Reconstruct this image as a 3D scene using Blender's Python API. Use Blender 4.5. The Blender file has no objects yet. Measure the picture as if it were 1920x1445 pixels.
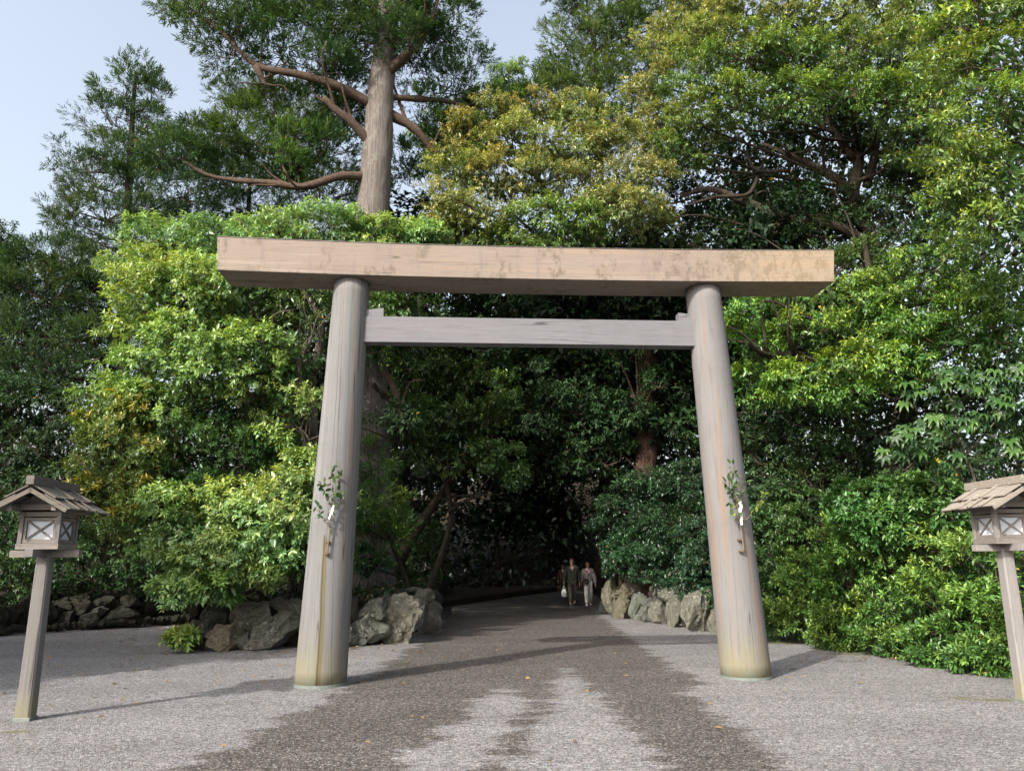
import bpy, bmesh, math, random
import numpy as np
from mathutils import Vector, Matrix

S = bpy.context.scene
COL = S.collection
R = math.radians

# ------------------------------------------------------------------ camera, sky, sun, exposure
F = 1443.0                      # focal length in pixels of a 1920 px wide picture
PITCH = math.atan((1055 - 722.5) / F)
ROLL = 0.007
CAM_Z = 1.6
CP, SP = math.cos(PITCH), math.sin(PITCH)
FWD = np.array([0, CP, SP]); RGT = np.array([1.0, 0, 0]); UPV = np.array([0, -SP, CP])
IR = RGT - ROLL * UPV; IU = UPV + ROLL * RGT
IR /= np.linalg.norm(IR); IU /= np.linalg.norm(IU)

cam_data = bpy.data.cameras.new("camera")
cam = bpy.data.objects.new("camera", cam_data)
COL.objects.link(cam)
cam.matrix_world = Matrix(((IR[0], IU[0], -FWD[0], 0), (IR[1], IU[1], -FWD[1], 0), (IR[2], IU[2], -FWD[2], CAM_Z), (0, 0, 0, 1)))
cam_data.sensor_width = 36.0
cam_data.lens = F / 1920 * 36.0
cam_data.clip_end = 2000
S.camera = cam

SUN_EL, SUN_AZ = R(37), R(219)            # azimuth clockwise from +Y
sun_from = np.array([math.cos(SUN_EL) * math.sin(SUN_AZ), math.cos(SUN_EL) * math.cos(SUN_AZ), math.sin(SUN_EL)])
world = bpy.data.worlds.new("World"); S.world = world; world.use_nodes = True
wn = world.node_tree; wn.nodes.clear()
w_out = wn.nodes.new("ShaderNodeOutputWorld"); w_bg = wn.nodes.new("ShaderNodeBackground")
w_sky = wn.nodes.new("ShaderNodeTexSky"); w_sky.sky_type = 'NISHITA'
w_sky.sun_disc = False; w_sky.sun_elevation = SUN_EL; w_sky.sun_rotation = SUN_AZ
w_sky.air_density = 1.3; w_sky.dust_density = 6.0; w_sky.ozone_density = 1.0; w_sky.altitude = 0
w_bg.inputs[1].default_value = 0.135
w_hs = wn.nodes.new("ShaderNodeHueSaturation"); w_hs.inputs['Saturation'].default_value = 0.58
w_hs.inputs['Value'].default_value = 1.0
wn.links.new(w_sky.outputs[0], w_hs.inputs['Color']); wn.links.new(w_hs.outputs[0], w_bg.inputs[0])
wn.links.new(w_bg.outputs[0], w_out.inputs[0])

sun_data = bpy.data.lights.new("sun", 'SUN'); sun_data.energy = 2.65; sun_data.angle = R(0.55)
sun_data.color = (1.0, 0.95, 0.88)
sun = bpy.data.objects.new("sun", sun_data); COL.objects.link(sun)
sun.rotation_euler = Vector((-sun_from).tolist()).to_track_quat('-Z', 'Y').to_euler()
sun.location = (-20, -25, 30)

S.view_settings.view_transform = 'Standard'; S.view_settings.look = 'None'
S.view_settings.gamma = 1.0; S.view_settings.use_curve_mapping = False
S.view_settings.exposure = 1.38
S.render.engine = 'CYCLES'
S.cycles.max_bounces = 6; S.cycles.diffuse_bounces = 3; S.cycles.glossy_bounces = 2
S.cycles.transmission_bounces = 3; S.cycles.transparent_max_bounces = 4
S.cycles.use_denoising = True
try:
    S.cycles.denoiser = 'OPENIMAGEDENOISE'
except Exception:
    pass
S.cycles.caustics_reflective = False; S.cycles.caustics_refractive = False


# ------------------------------------------------------------------ pixel helpers (1920 x 1445 photograph -> place)
def ray(px, py):
    return FWD + (px - 960) / F * IR - (py - 722.5) / F * IU

def P(px, py, Y):                          # point at distance Y straight ahead
    d = ray(px, py)
    return np.array([0, 0, CAM_Z]) + d * (Y / d[1])

def G(px, py, z=0.0):                      # point on the level z
    d = ray(px, py)
    return np.array([0, 0, CAM_Z]) + d * ((z - CAM_Z) / d[2])

def mpp(Y):                                # metres per photograph pixel at distance Y
    return Y / F


# ------------------------------------------------------------------ materials
class NT:
    def __init__(self, name):
        self.m = bpy.data.materials.new(name); self.m.use_nodes = True
        self.t = self.m.node_tree; self.t.nodes.clear()
        self.out = self.n("ShaderNodeOutputMaterial")
    def n(self, typ, **kw):
        nd = self.t.nodes.new(typ)
        for k, v in kw.items():
            setattr(nd, k, v)
        return nd
    def l(self, a, b):
        self.t.links.new(a, b)
    def val(self, sock, v):
        if hasattr(v, 'is_linked') or isinstance(v, bpy.types.NodeSocket):
            self.l(v, sock)
        else:
            sock.default_value = v
    def math(self, op, a, b=0.5, clamp=False):
        nd = self.n("ShaderNodeMath", operation=op); nd.use_clamp = clamp
        self.val(nd.inputs[0], a)
        if b is not None: self.val(nd.inputs[1], b)
        return nd.outputs[0]
    def coord(self, which="Object"):
        return self.n("ShaderNodeTexCoord").outputs[which]
    def mapping(self, vec, scale=(1, 1, 1), loc=(0, 0, 0)):
        nd = self.n("ShaderNodeMapping"); self.l(vec, nd.inputs[0])
        nd.inputs['Scale'].default_value = scale; nd.inputs['Location'].default_value = loc
        return nd.outputs[0]
    def noise(self, vec, scale, detail=4, rough=0.55, dist=0.0):
        nd = self.n("ShaderNodeTexNoise"); self.l(vec, nd.inputs['Vector'])
        nd.inputs['Scale'].default_value = scale; nd.inputs['Detail'].default_value = detail
        nd.inputs['Roughness'].default_value = rough; nd.inputs['Distortion'].default_value = dist
        return nd.outputs[0]
    def ramp(self, fac, stops, interp='LINEAR'):
        nd = self.n("ShaderNodeValToRGB"); self.l(fac, nd.inputs[0]); cr = nd.color_ramp
        cr.interpolation = interp
        while len(cr.elements) < len(stops): cr.elements.new(0.5)
        for e, (p, c) in zip(cr.elements, stops):
            e.position = p; e.color = (*c, 1) if len(c) == 3 else c
        return nd.outputs[0]
    def grey(self, fac, a, b, va=0.0, vb=1.0):
        nd = self.n("ShaderNodeMapRange"); nd.interpolation_type = 'SMOOTHSTEP'
        self.val(nd.inputs[0], fac)
        nd.inputs[1].default_value = a; nd.inputs[2].default_value = b
        nd.inputs[3].default_value = va; nd.inputs[4].default_value = vb
        return nd.outputs[0]
    def mix(self, fac, a, b, blend='MIX'):
        nd = self.n("ShaderNodeMix"); nd.data_type = 'RGBA'; nd.blend_type = blend
        self.val(nd.inputs[0], fac)
        for s, v in ((nd.inputs[6], a), (nd.inputs[7], b)):
            if isinstance(v, tuple): s.default_value = (*v, 1) if len(v) == 3 else v
            else: self.l(v, s)
        return nd.outputs[2]
    def bump(self, h, strength=0.3, dist=0.02, normal=None):
        nd = self.n("ShaderNodeBump"); self.l(h, nd.inputs['Height'])
        nd.inputs['Strength'].default_value = strength; nd.inputs['Distance'].default_value = dist
        if normal is not None: self.l(normal, nd.inputs['Normal'])
        return nd.outputs[0]
    def finish(self, color, rough=0.7, normal=None, spec=0.3, trans=None, transfac=0.0):
        b = self.n("ShaderNodeBsdfPrincipled")
        self.val(b.inputs['Base Color'], (*color, 1) if isinstance(color, tuple) else color)
        self.val(b.inputs['Roughness'], rough); b.inputs['Specular IOR Level'].default_value = spec
        if normal is not None: self.l(normal, b.inputs['Normal'])
        o = b.outputs[0]
        if trans is not None:
            tr = self.n("ShaderNodeBsdfTranslucent"); self.val(tr.inputs[0], trans)
            mx = self.n("ShaderNodeMixShader"); mx.inputs[0].default_value = transfac
            self.l(o, mx.inputs[1]); self.l(tr.outputs[0], mx.inputs[2]); o = mx.outputs[0]
        self.l(o, self.out.inputs[0])
        return self.m


def mat_plain(name, c, rough=0.8, spec=0.2, var=0.15, scale=6):
    t = NT(name); co = t.coord()
    nz = t.noise(co, scale, 4)
    c2 = tuple(x * (1 - var) for x in c); c3 = tuple(min(1, x * (1 + var)) for x in c)
    return t.finish(t.ramp(nz, [(0.3, c2), (0.7, c3)]), rough, t.bump(nz, 0.15, 0.01), spec)


def mat_leaf(name, rough=0.36, spec=0.6, tf=0.28):
    t = NT(name)
    a = t.n("ShaderNodeAttribute"); a.attribute_name = "col"
    col = a.outputs['Color']
    tc = t.mix(1.0, col, (1.5, 1.35, 0.5), 'MULTIPLY')
    return t.finish(col, rough, None, spec, tc, tf)


def mat_wood(name, axis, base, dark, warm, warm_amt, stain=0.0, algae=0.0, drip=None, gs=1.0):
    """Weathered cypress: grain drawn out along one axis, cracks, warm streaks, mildew, algae at the foot."""
    t = NT(name); co = t.coord()
    sc = {'x': (0.10, 1, 1), 'y': (1, 0.10, 1), 'z': (1, 1, 0.05)}[axis]
    sl = {'x': (0.03, 1, 1), 'y': (1, 0.03, 1), 'z': (1, 1, 0.012)}[axis]
    g1 = t.noise(t.mapping(co, sc), 30 * gs, 7, 0.72, 0.25)
    g2 = t.noise(t.mapping(co, sl, (3, 1, 2)), 85 * gs, 3, 0.7)
    g3 = t.noise(t.mapping(co, sl, (7, 5, 1)), 9.0 * gs, 3, 0.6)
    col = t.ramp(g1, [(0.27, dark), (0.47, base), (0.56, base), (0.80, tuple(min(1, c * 1.2) for c in base))])
    col = t.mix(t.grey(g3, 0.54, 0.64, 0, warm_amt), col, warm)
    col = t.mix(t.grey(g3, 0.44, 0.34, 0, 0.6), col, tuple(min(1, c * 1.3) for c in base))
    col = t.mix(t.grey(g2, 0.62, 0.76, 0, 0.5), col, tuple(c * 0.5 for c in dark))
    big = t.noise(co, 1.1, 5, 0.6)
    col = t.mix(t.grey(big, 0.45, 0.75, 0, 0.4), col, tuple(c * 0.72 for c in base))
    cr_ = t.noise(t.mapping(co, sl, (1.7, 4, 6)), 7.0 * gs, 1.0, 0.4)
    cl = t.grey(t.math('ABSOLUTE', t.math('SUBTRACT', cr_, 0.5)), 0.006, 0.0015)
    cl = t.math('MULTIPLY', cl, t.grey(t.noise(t.mapping(co, sc), 1.9, 2), 0.46, 0.52))
    col = t.mix(t.math('MULTIPLY', cl, 0.75), col, tuple(c * 0.28 for c in dark))
    if stain:
        s1 = t.noise(t.mapping(co, (1.0, 1, 0.55), (2.2, 0, 0)), 2.2, 3, 0.55)
        s2 = t.noise(t.mapping(co, (1.0, 1, 0.6)), 9.0, 8, 0.8)
        sep = t.n("ShaderNodeSeparateXYZ"); t.l(co, sep.inputs[0])
        right = t.grey(sep.outputs[0], 2.3, 4.0, 0, 0.16)
        sm = t.math('ADD', s1, right)
        mask = t.math('MULTIPLY', t.grey(sm, 0.50, 0.60), t.grey(s2, 0.48, 0.56))
        col = t.mix(t.math('MULTIPLY', mask, stain * 0.55), col, (0.085, 0.068, 0.045))
        s3 = t.noise(t.mapping(co, (1.5, 1, 0.15), (5, 0, 0)), 5.0, 5, 0.7)
        col = t.mix(t.math('MULTIPLY', t.grey(s3, 0.54, 0.68), 0.5 * stain), col, (0.15, 0.13, 0.125))
        col = t.mix(t.math('MULTIPLY', right, 4.0), col, t.mix(0.35, col, (0.36, 0.27, 0.14)))
    if algae:
        sep = t.n("ShaderNodeSeparateXYZ"); t.l(co, sep.inputs[0])
        an = t.noise(t.mapping(co, (1, 1, 0.35)), 4.0, 5, 0.7)
        h = t.math('ADD', sep.outputs[2], t.math('MULTIPLY', t.math('SUBTRACT', an, 0.5), 0.9 * algae))
        col = t.mix(t.grey(h, 0.85 * algae, 0.0, 0, 0.5), col, (0.19, 0.17, 0.075))
        col = t.mix(t.grey(h, 0.12 * algae, -0.05, 0, 0.5), col, (0.16, 0.19, 0.15))
    if drip:
        x0, z0 = drip
        sep = t.n("ShaderNodeSeparateXYZ"); t.l(co, sep.inputs[0])
        wob = t.math('MULTIPLY', t.math('SUBTRACT', t.noise(co, 1.5, 2), 0.5), 0.05)
        dx = t.math('ABSOLUTE', t.math('ADD', t.math('SUBTRACT', sep.outputs[0], x0), wob))
        m = t.math('MULTIPLY', t.grey(dx, 0.055, 0.015), t.grey(sep.outputs[2], z0, z0 - 0.12))
        m = t.math('MULTIPLY', m, t.grey(sep.outputs[1], 0.0, -0.05))
        col = t.mix(t.math('MULTIPLY', m, 0.85), col, (0.10, 0.085, 0.038))
        dx2 = t.math('ABSOLUTE', t.math('ADD', t.math('SUBTRACT', sep.outputs[0], x0 - 0.02), wob))
        m2 = t.math('MULTIPLY', t.grey(dx2, 0.016, 0.004), t.grey(sep.outputs[2], z0, z0 - 0.05))
        col = t.mix(t.math('MULTIPLY', m2, 0.8), col, (0.05, 0.04, 0.025))
    hgt = t.math('SUBTRACT', t.math('ADD', g1, t.math('MULTIPLY', g2, 0.6)), t.math('MULTIPLY', cl, 0.8))
    return t.finish(col, 0.78, t.bump(hgt, 0.35, 0.012), 0.25)


def mat_bark(name, base, dark, scale=1.0, moss=None, stretch=0.12):
    t = NT(name); co = t.coord()
    g = t.noise(t.mapping(co, (1, 1, stretch)), 22 * scale, 7, 0.75, 0.7)
    b = t.noise(co, 1.3 * scale, 4, 0.6)
    col = t.ramp(g, [(0.3, dark), (0.55, base), (0.8, tuple(min(1, c * 1.4) for c in base))])
    col = t.mix(t.grey(b, 0.5, 0.75, 0, 0.5), col, tuple(c * 0.6 for c in base))
    if moss:
        p = t.noise(co, 3.0 * scale, 6, 0.75)
        col = t.mix(t.grey(p, 0.55, 0.66, 0, 0.75), col, moss)
    return t.finish(col, 0.9, t.bump(g, 1.0, 0.07), 0.1)


def mat_rock(name, base, lichen, moss, lam=0.5, mam=0.5):
    t = NT(name); co = t.coord()
    oi = t.n("ShaderNodeObjectInfo")
    v = t.n("ShaderNodeVectorMath", operation='ADD'); t.l(co, v.inputs[0])
    cmb = t.n("ShaderNodeCombineXYZ"); t.l(t.math('MULTIPLY', oi.outputs['Random'], 50.0), cmb.inputs[0]); t.l(cmb.outputs[0], v.inputs[1])
    vec = v.outputs[0]
    a = t.noise(vec, 4, 10, 0.78, 0.8); b = t.noise(vec, 13, 8, 0.8); c = t.noise(vec, 2.6, 6, 0.7)
    ck = t.noise(t.mapping(vec, (1, 1, 0.5)), 6, 8, 0.75, 1.5)
    col = t.ramp(a, [(0.28, tuple(x * 0.35 for x in base)), (0.5, base), (0.75, tuple(min(1, x * 1.7) for x in base))])
    tint = t.mix(oi.outputs['Random'], (1.0, 0.96, 0.88), (0.90, 0.97, 0.94))
    col = t.mix(1.0, col, tint, 'MULTIPLY')
    col = t.mix(t.math('MULTIPLY', t.grey(b, 0.52, 0.62), lam), col, lichen)
    col = t.mix(t.math('MULTIPLY', t.grey(c, 0.5, 0.65), mam), col, moss)
    crk = t.math('ABSOLUTE', t.math('SUBTRACT', ck, 0.5))
    col = t.mix(t.grey(crk, 0.016, 0.0, 0, 0.7), col, (0.03, 0.028, 0.02))
    h = t.math('ADD', a, t.math('MULTIPLY', b, 0.5))
    h = t.math('ADD', h, t.math('MULTIPLY', t.grey(crk, 0.0, 0.04), 0.25))
    return t.finish(col, 0.92, t.bump(h, 1.0, 0.16), 0.12)


M = {}
M['leaf'] = mat_leaf("leaf")
M['leaf_gloss'] = mat_leaf("leaf_gloss", 0.38, 0.5, 0.2)
M['leaf_matte'] = mat_leaf("leaf_matte", 0.6, 0.2, 0.2)
M['leaf_broad'] = mat_leaf("leaf_broad", 0.42, 0.4, 0.2)
M['needle'] = mat_leaf("needle", 0.6, 0.25, 0.2)
M['cedar_bark'] = mat_bark("cedar_bark", (0.185, 0.162, 0.146), (0.05, 0.042, 0.037), 1.0, (0.21, 0.22, 0.18), 0.05)
M['red_bark'] = mat_bark("red_bark", (0.072, 0.043, 0.033), (0.02, 0.012, 0.010), 0.9, None, 0.06)
M['limb_bark'] = mat_bark("limb_bark", (0.125, 0.085, 0.064), (0.035, 0.025, 0.02), 2.0, (0.12, 0.12, 0.095), 0.3)
M['dark_bark'] = mat_bark("dark_bark", (0.055, 0.044, 0.034), (0.017, 0.014, 0.012), 1.6, (0.06, 0.065, 0.042), 0.3)  # base lowered to put the shade on the limbs into the colour
M['grey_bark'] = mat_bark("grey_bark", (0.13, 0.112, 0.09), (0.045, 0.038, 0.03), 1.8, (0.16, 0.17, 0.11), 0.3)
M['twig'] = mat_plain("twig", (0.065, 0.048, 0.034), 0.85, 0.15, 0.3, 8)
M['rock'] = mat_rock("rock", (0.26, 0.255, 0.23), (0.52, 0.50, 0.44), (0.065, 0.075, 0.03), 0.55, 0.5)
M['pale_rock'] = mat_rock("pale_rock", (0.31, 0.285, 0.22), (0.55, 0.50, 0.40), (0.14, 0.13, 0.05), 0.5, 0.3)
M['green_rock'] = mat_rock("green_rock", (0.31, 0.31, 0.27), (0.46, 0.45, 0.37), (0.085, 0.09, 0.04), 0.6, 0.35)
M['dark_rock'] = mat_rock("dark_rock", (0.085, 0.082, 0.07), (0.20, 0.19, 0.15), (0.035, 0.05, 0.02), 0.3, 0.6)
M['soil'] = mat_plain("soil", (0.028, 0.022, 0.015), 0.95, 0.1, 0.4, 3)
M['copper'] = mat_plain("copper", (0.125, 0.145, 0.13), 0.6, 0.4, 0.2, 9)
M['roof_sheet'] = mat_plain("roof_sheet", (0.11, 0.10, 0.09), 0.5, 0.4, 0.3, 4)


# ------------------------------------------------------------------ object helpers
def tag(o, label=None, cat=None, group=None, kind=None):
    if label: o["label"] = label
    if cat: o["category"] = cat
    if group: o["group"] = group
    if kind: o["kind"] = kind
    return o

def link(name, me, mat=None, parent=None, loc=None):
    o = bpy.data.objects.new(name, me)
    COL.objects.link(o)
    if mat is not None and not me.materials: me.materials.append(mat)
    if parent is not None: o.parent = parent
    if loc is not None: o.location = loc
    return o

def thing(name, label, cat, loc=(0, 0, 0), rz=0.0, group=None):
    o = bpy.data.objects.new(name, None); o.empty_display_size = 0.2
    COL.objects.link(o); o.location = tuple(float(v) for v in loc); o.rotation_euler = (0, 0, rz)
    return tag(o, label, cat, group)

def mesh_np(name, V, T, mat=None, colors=None, smooth=False, n=3):
    me = bpy.data.meshes.new(name)
    V = np.ascontiguousarray(V, dtype=np.float32); T = np.ascontiguousarray(T, dtype=np.int32)
    me.vertices.add(len(V)); me.vertices.foreach_set("co", V.ravel())
    me.loops.add(T.size); me.loops.foreach_set("vertex_index", T.ravel())
    me.polygons.add(len(T))
    me.polygons.foreach_set("loop_start", np.arange(0, T.size, n, dtype=np.int32))
    me.polygons.foreach_set("loop_total", np.full(len(T), n, dtype=np.int32))
    if smooth: me.polygons.foreach_set("use_smooth", np.ones(len(T), dtype=bool))
    if colors is not None:
        a = me.attributes.new("col", 'FLOAT_COLOR', 'POINT')
        a.data.foreach_set("color", np.ascontiguousarray(colors, dtype=np.float32).ravel())
    me.update(calc_edges=True)
    if mat: me.materials.append(mat)
    return me

class MB:
    """collects boxes, tubes and lofts of one part"""
    def __init__(self): self.v = []; self.f = []
    def add(self, v, f):
        k = len(self.v); self.v += [tuple(map(float, p)) for p in v]; self.f += [tuple(i + k for i in q) for q in f]
    def box(self, c, s, rot=None):
        x, y, z = s[0] / 2, s[1] / 2, s[2] / 2
        v = [Vector((a * x, b * y, d * z)) for d in (-1, 1) for b in (-1, 1) for a in (-1, 1)]
        if rot is not None: v = [rot @ p for p in v]
        v = [p + Vector(c) for p in v]
        self.add(v, [(0, 2, 3, 1), (4, 5, 7, 6), (0, 1, 5, 4), (2, 6, 7, 3), (0, 4, 6, 2), (1, 3, 7, 5)])
    def tube(self, pts, rad, sides=8, wob=0.0, rng=None, cap=True):
        pts = [np.array(p, float) for p in pts]; n = len(pts); v = []
        ref = np.array([0.31, 0.95, 0.05])
        for i, p in enumerate(pts):
            d = pts[min(i + 1, n - 1)] - pts[max(i - 1, 0)]
            d = d / (np.linalg.norm(d) + 1e-9)
            a = np.cross(d, ref)
            if np.linalg.norm(a) < 0.05: a = np.cross(d, np.array([1.0, 0, 0]))
            a /= np.linalg.norm(a); b = np.cross(d, a)
            r = rad[i] if hasattr(rad, '__len__') else rad
            for k in range(sides):
                th = 2 * math.pi * k / sides
                rr = r * (1 + (wob * (rng.random() - .5) * 2 if wob else 0))
                v.append(p + (a * math.cos(th) + b * math.sin(th)) * rr)
        f = []
        for i in range(n - 1):
            for k in range(sides):
                k2 = (k + 1) % sides
                f.append((i * sides + k, i * sides + k2, (i + 1) * sides + k2, (i + 1) * sides + k))
        if cap:
            f.append(tuple(range(sides - 1, -1, -1))); f.append(tuple((n - 1) * sides + k for k in range(sides)))
        self.add(v, f)
    def build(self, name, mat, parent=None, bevel=0.0, smooth=False, loc=None):
        me = bpy.data.meshes.new(name); me.from_pydata(self.v, [], self.f)
        bm = bmesh.new(); bm.from_mesh(me)
        bmesh.ops.recalc_face_normals(bm, faces=bm.faces)
        if bevel:
            bmesh.ops.bevel(bm, geom=[e for e in bm.edges if e.is_manifold and e.calc_face_angle(0) > 0.5], offset=bevel, segments=2, affect='EDGES', profile=0.6)
        if smooth:
            for fc in bm.faces: fc.smooth = True
        bm.to_mesh(me); bm.free()
        return link(name, me, mat, parent, loc)

def spline(pts, n):
    """Catmull-Rom through pts, n samples per span"""
    p = [np.array(q, float) for q in pts]; p = [2 * p[0] - p[1]] + p + [2 * p[-1] - p[-2]]
    out = []
    for i in range(1, len(p) - 2):
        for k in range(n):
            t = k / n
            out.append(0.5 * (2 * p[i] + (p[i + 1] - p[i - 1]) * t + (2 * p[i - 1] - 5 * p[i] + 4 * p[i + 1] - p[i + 2]) * t * t + (3 * p[i] - p[i - 1] - 3 * p[i + 1] + p[i + 2]) * t ** 3))
    out.append(p[-2])
    return out

def wave3(p, f, seed):
    """cheap smooth 3-D noise in about [-1, 1]"""
    g = np.random.default_rng(seed); s = np.zeros(p.shape[:-1])
    for k in range(6):
        d = g.normal(size=3); d /= np.linalg.norm(d)
        s += np.sin((p @ d) * f * (0.6 + 0.25 * k) + g.uniform(0, 6.28))
    return s / 3.2

def unit(v):
    return v / (np.linalg.norm(v, axis=-1, keepdims=True) + 1e-9)


# ------------------------------------------------------------------ ground
def seg_dist(pts, poly):
    """signed distance to a closed polygon, positive inside"""
    poly = np.array(poly); n = len(poly); d = np.full(len(pts), 1e9); ins = np.zeros(len(pts), bool)
    for i in range(n):
        a, b = poly[i], poly[(i + 1) % n]
        ab = b - a; t = np.clip(((pts - a) @ ab) / (ab @ ab), 0, 1)
        d = np.minimum(d, np.linalg.norm(pts - (a + t[:, None] * ab), axis=1))
        c = (a[1] > pts[:, 1]) != (b[1] > pts[:, 1])
        with np.errstate(divide='ignore', invalid='ignore'):
            xi = (b[0] - a[0]) * (pts[:, 1] - a[1]) / (b[1] - a[1]) + a[0]
        ins ^= c & (pts[:, 0] < xi)
    return np.where(ins, d, -d)

def gp(lst):
    return [G(x, y)[:2] for x, y in lst]

def make_ground():
    def axis(a, b, step, far):
        inner = np.arange(a, b + 1e-6, step)
        out = np.geomspace(step, far, 14)
        return np.concatenate([a - out[::-1], inner, b + out])
    xs = axis(-9, 9, 0.15, 900); ys = axis(4, 34, 0.15, 900)
    X, Y = np.meshgrid(xs, ys); nx, ny = len(xs), len(ys)
    pts = np.stack([X.ravel(), Y.ravel()], 1)
    z = 0.008 * np.sin(pts[:, 0] * 1.3 + 1) * np.sin(pts[:, 1] * 0.9)
    z *= np.exp(-((pts[:, 0] / 12) ** 2 + ((pts[:, 1] - 12) / 14) ** 2))
    V = np.column_stack([pts, z])
    i = (np.arange(ny - 1)[:, None] * nx + np.arange(nx - 1)[None]).ravel()
    Q = np.stack([i, i + 1, i + nx + 1, i + nx], 1)
    me = mesh_np("ground", V, Q, None, None, True, 4)
    path = gp([(130, 1540), (320, 1440), (430, 1400), (550, 1335), (595, 1315), (685, 1270), (735, 1232), (800, 1195), (830, 1160), (826, 1140)]) + [np.array([-2.6, 45.]), np.array([4.0, 45.])] + \
        gp([(1110, 1140), (1125, 1155), (1200, 1205), (1270, 1255), (1320, 1278), (1290, 1300), (1360, 1345), (1410, 1380), (1500, 1440), (1700, 1540)])
    t1 = gp([(1062, 1252), (1030, 1310), (1010, 1350), (985, 1400), (950, 1460), (1270, 1460), (1200, 1400), (1170, 1355), (1120, 1305)])
    t2 = gp([(945, 1283), (870, 1330), (825, 1390), (755, 1425), (740, 1460), (890, 1460), (930, 1395), (1000, 1320)])
    d = seg_dist(pts, path)
    d = np.minimum(d, -seg_dist(pts, t1)); d = np.minimum(d, -seg_dist(pts, t2) + 0.03)
    a = me.attributes.new("worn", 'FLOAT', 'POINT'); a.data.foreach_set("value", np.clip(d, -2, 2).astype(np.float32))
    moss = np.zeros(len(pts))
    for (px, py, rx, ry) in ((1800, 1308, .35, .10), (1870, 1312, .35, .12), (30, 1372, .2, .1), (1500, 1205, 1.0, .3), (1640, 1225, .9, .25)):
        c = G(px, py)
        moss = np.maximum(moss, 1 - np.sqrt(((pts[:, 0] - c[0]) / rx / 1.6) ** 2 + ((pts[:, 1] - c[1]) / ry / 1.6) ** 2))
    a = me.attributes.new("moss", 'FLOAT', 'POINT'); a.data.foreach_set("value", np.clip(moss, -1, 1).astype(np.float32))

    t = NT("gravel"); co = t.coord()
    def attr(n):
        q = t.n("ShaderNodeAttribute"); q.attribute_name = n; return q.outputs['Fac']
    v1 = t.n("ShaderNodeTexVoronoi"); t.l(co, v1.inputs['Vector']); v1.inputs['Scale'].default_value = 84
    v2 = t.n("ShaderNodeTexVoronoi"); t.l(co, v2.inputs['Vector']); v2.inputs['Scale'].default_value = 38
    sp = t.n("ShaderNodeSeparateColor"); t.l(v1.outputs['Color'], sp.inputs[0])
    sp2 = t.n("ShaderNodeSeparateColor"); t.l(v2.outputs['Color'], sp2.inputs[0])
    st = t.math('ADD', t.math('MULTIPLY', sp.outputs[0], 0.65), t.math('MULTIPLY', sp2.outputs[0], 0.35))
    pale = t.ramp(st, [(0.08, (0.050, 0.049, 0.048)), (0.3, (0.108, 0.107, 0.107)), (0.5, (0.162, 0.161, 0.160)), (0.72, (0.240, 0.239, 0.237)), (0.95, (0.38, 0.374, 0.367))])
    brown = t.ramp(st, [(0.08, (0.014, 0.013, 0.012)), (0.32, (0.041, 0.0375, 0.035)), (0.52, (0.071, 0.0645, 0.059)), (0.74, (0.119, 0.109, 0.100)), (0.95, (0.30, 0.28, 0.25))])
    tint = t.mix(sp.outputs[1], (1.10, 0.97, 0.88), (0.90, 0.99, 1.12))
    n1 = t.noise(t.mapping(co, (0.45, 1.5, 1)), 1.6, 7, 0.68)
    n2 = t.noise(t.mapping(co, (0.35, 2.2, 1)), 6.0, 5, 0.65)
    n3 = t.noise(co, 38, 3, 0.7)
    e = t.math('ADD', attr("worn"), t.math('MULTIPLY', t.math('SUBTRACT', n1, 0.5), 1.3))
    e = t.math('ADD', e, t.math('MULTIPLY', t.math('SUBTRACT', n2, 0.5), 0.55))
    e = t.math('ADD', e, t.math('MULTIPLY', t.math('SUBTRACT', n3, 0.5), 0.35))
    mask = t.grey(e, -0.07, 0.10)
    col = t.mix(mask, pale, brown)
    col = t.mix(0.8, col, t.mix(1.0, col, tint, 'MULTIPLY'))
    big = t.noise(t.mapping(co, (0.5, 1.2, 1)), 0.8, 6, 0.65)
    col = t.mix(1.0, col, t.ramp(big, [(0.3, (0.80, 0.79, 0.78)), (0.7, (1.12, 1.12, 1.12))]), 'MULTIPLY')
    mo = t.math('ADD', attr("moss"), t.math('MULTIPLY', t.math('SUBTRACT', n2, 0.5), 1.3))
    col = t.mix(t.grey(mo, 0.30, 0.62, 0, 0.75), col, (0.10, 0.10, 0.03))
    h = t.math('SUBTRACT', 1.0, v1.outputs['Distance'])
    h = t.math('ADD', h, t.math('MULTIPLY', sp.outputs[2], 0.8))
    m = t.finish(col, 0.9, t.bump(h, 0.8, 0.012), 0.2)
    o = link("ground", me, m); tag(o, kind="structure")
    return o
make_ground()


def bank(name, poly, z0, z1, mat, edge=0.4):
    """a raised bed of earth with a rounded brow"""
    mb = MB(); n = len(poly); c = np.mean(np.array(poly), 0)
    rings = []
    for k, (s, z) in enumerate(((0, z0), (0.0, z1 * 0.8), (edge, z1), (edge * 4, z1 * 1.12))):
        rg = []
        for p in poly:
            p = np.array(p); d = c - p; L = np.linalg.norm(d)
            q = p + d / L * min(s, L * 0.6); rg.append((q[0], q[1], z))
        rings.append(rg)
    v = [p for rg in rings for p in rg]; f = []
    for k in range(len(rings) - 1):
        for i in range(n):
            j = (i + 1) % n
            f.append((k * n + i, k * n + j, (k + 1) * n + j, (k + 1) * n + i))
    v.append((c[0], c[1], z1 * 1.15)); m = len(v) - 1
    for i in range(n): f.append(((len(rings) - 1) * n + i, (len(rings) - 1) * n + (i + 1) % n, m))
    mb.add(v, f)
    o = mb.build(name, mat); tag(o, kind="structure")
    return o
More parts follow.
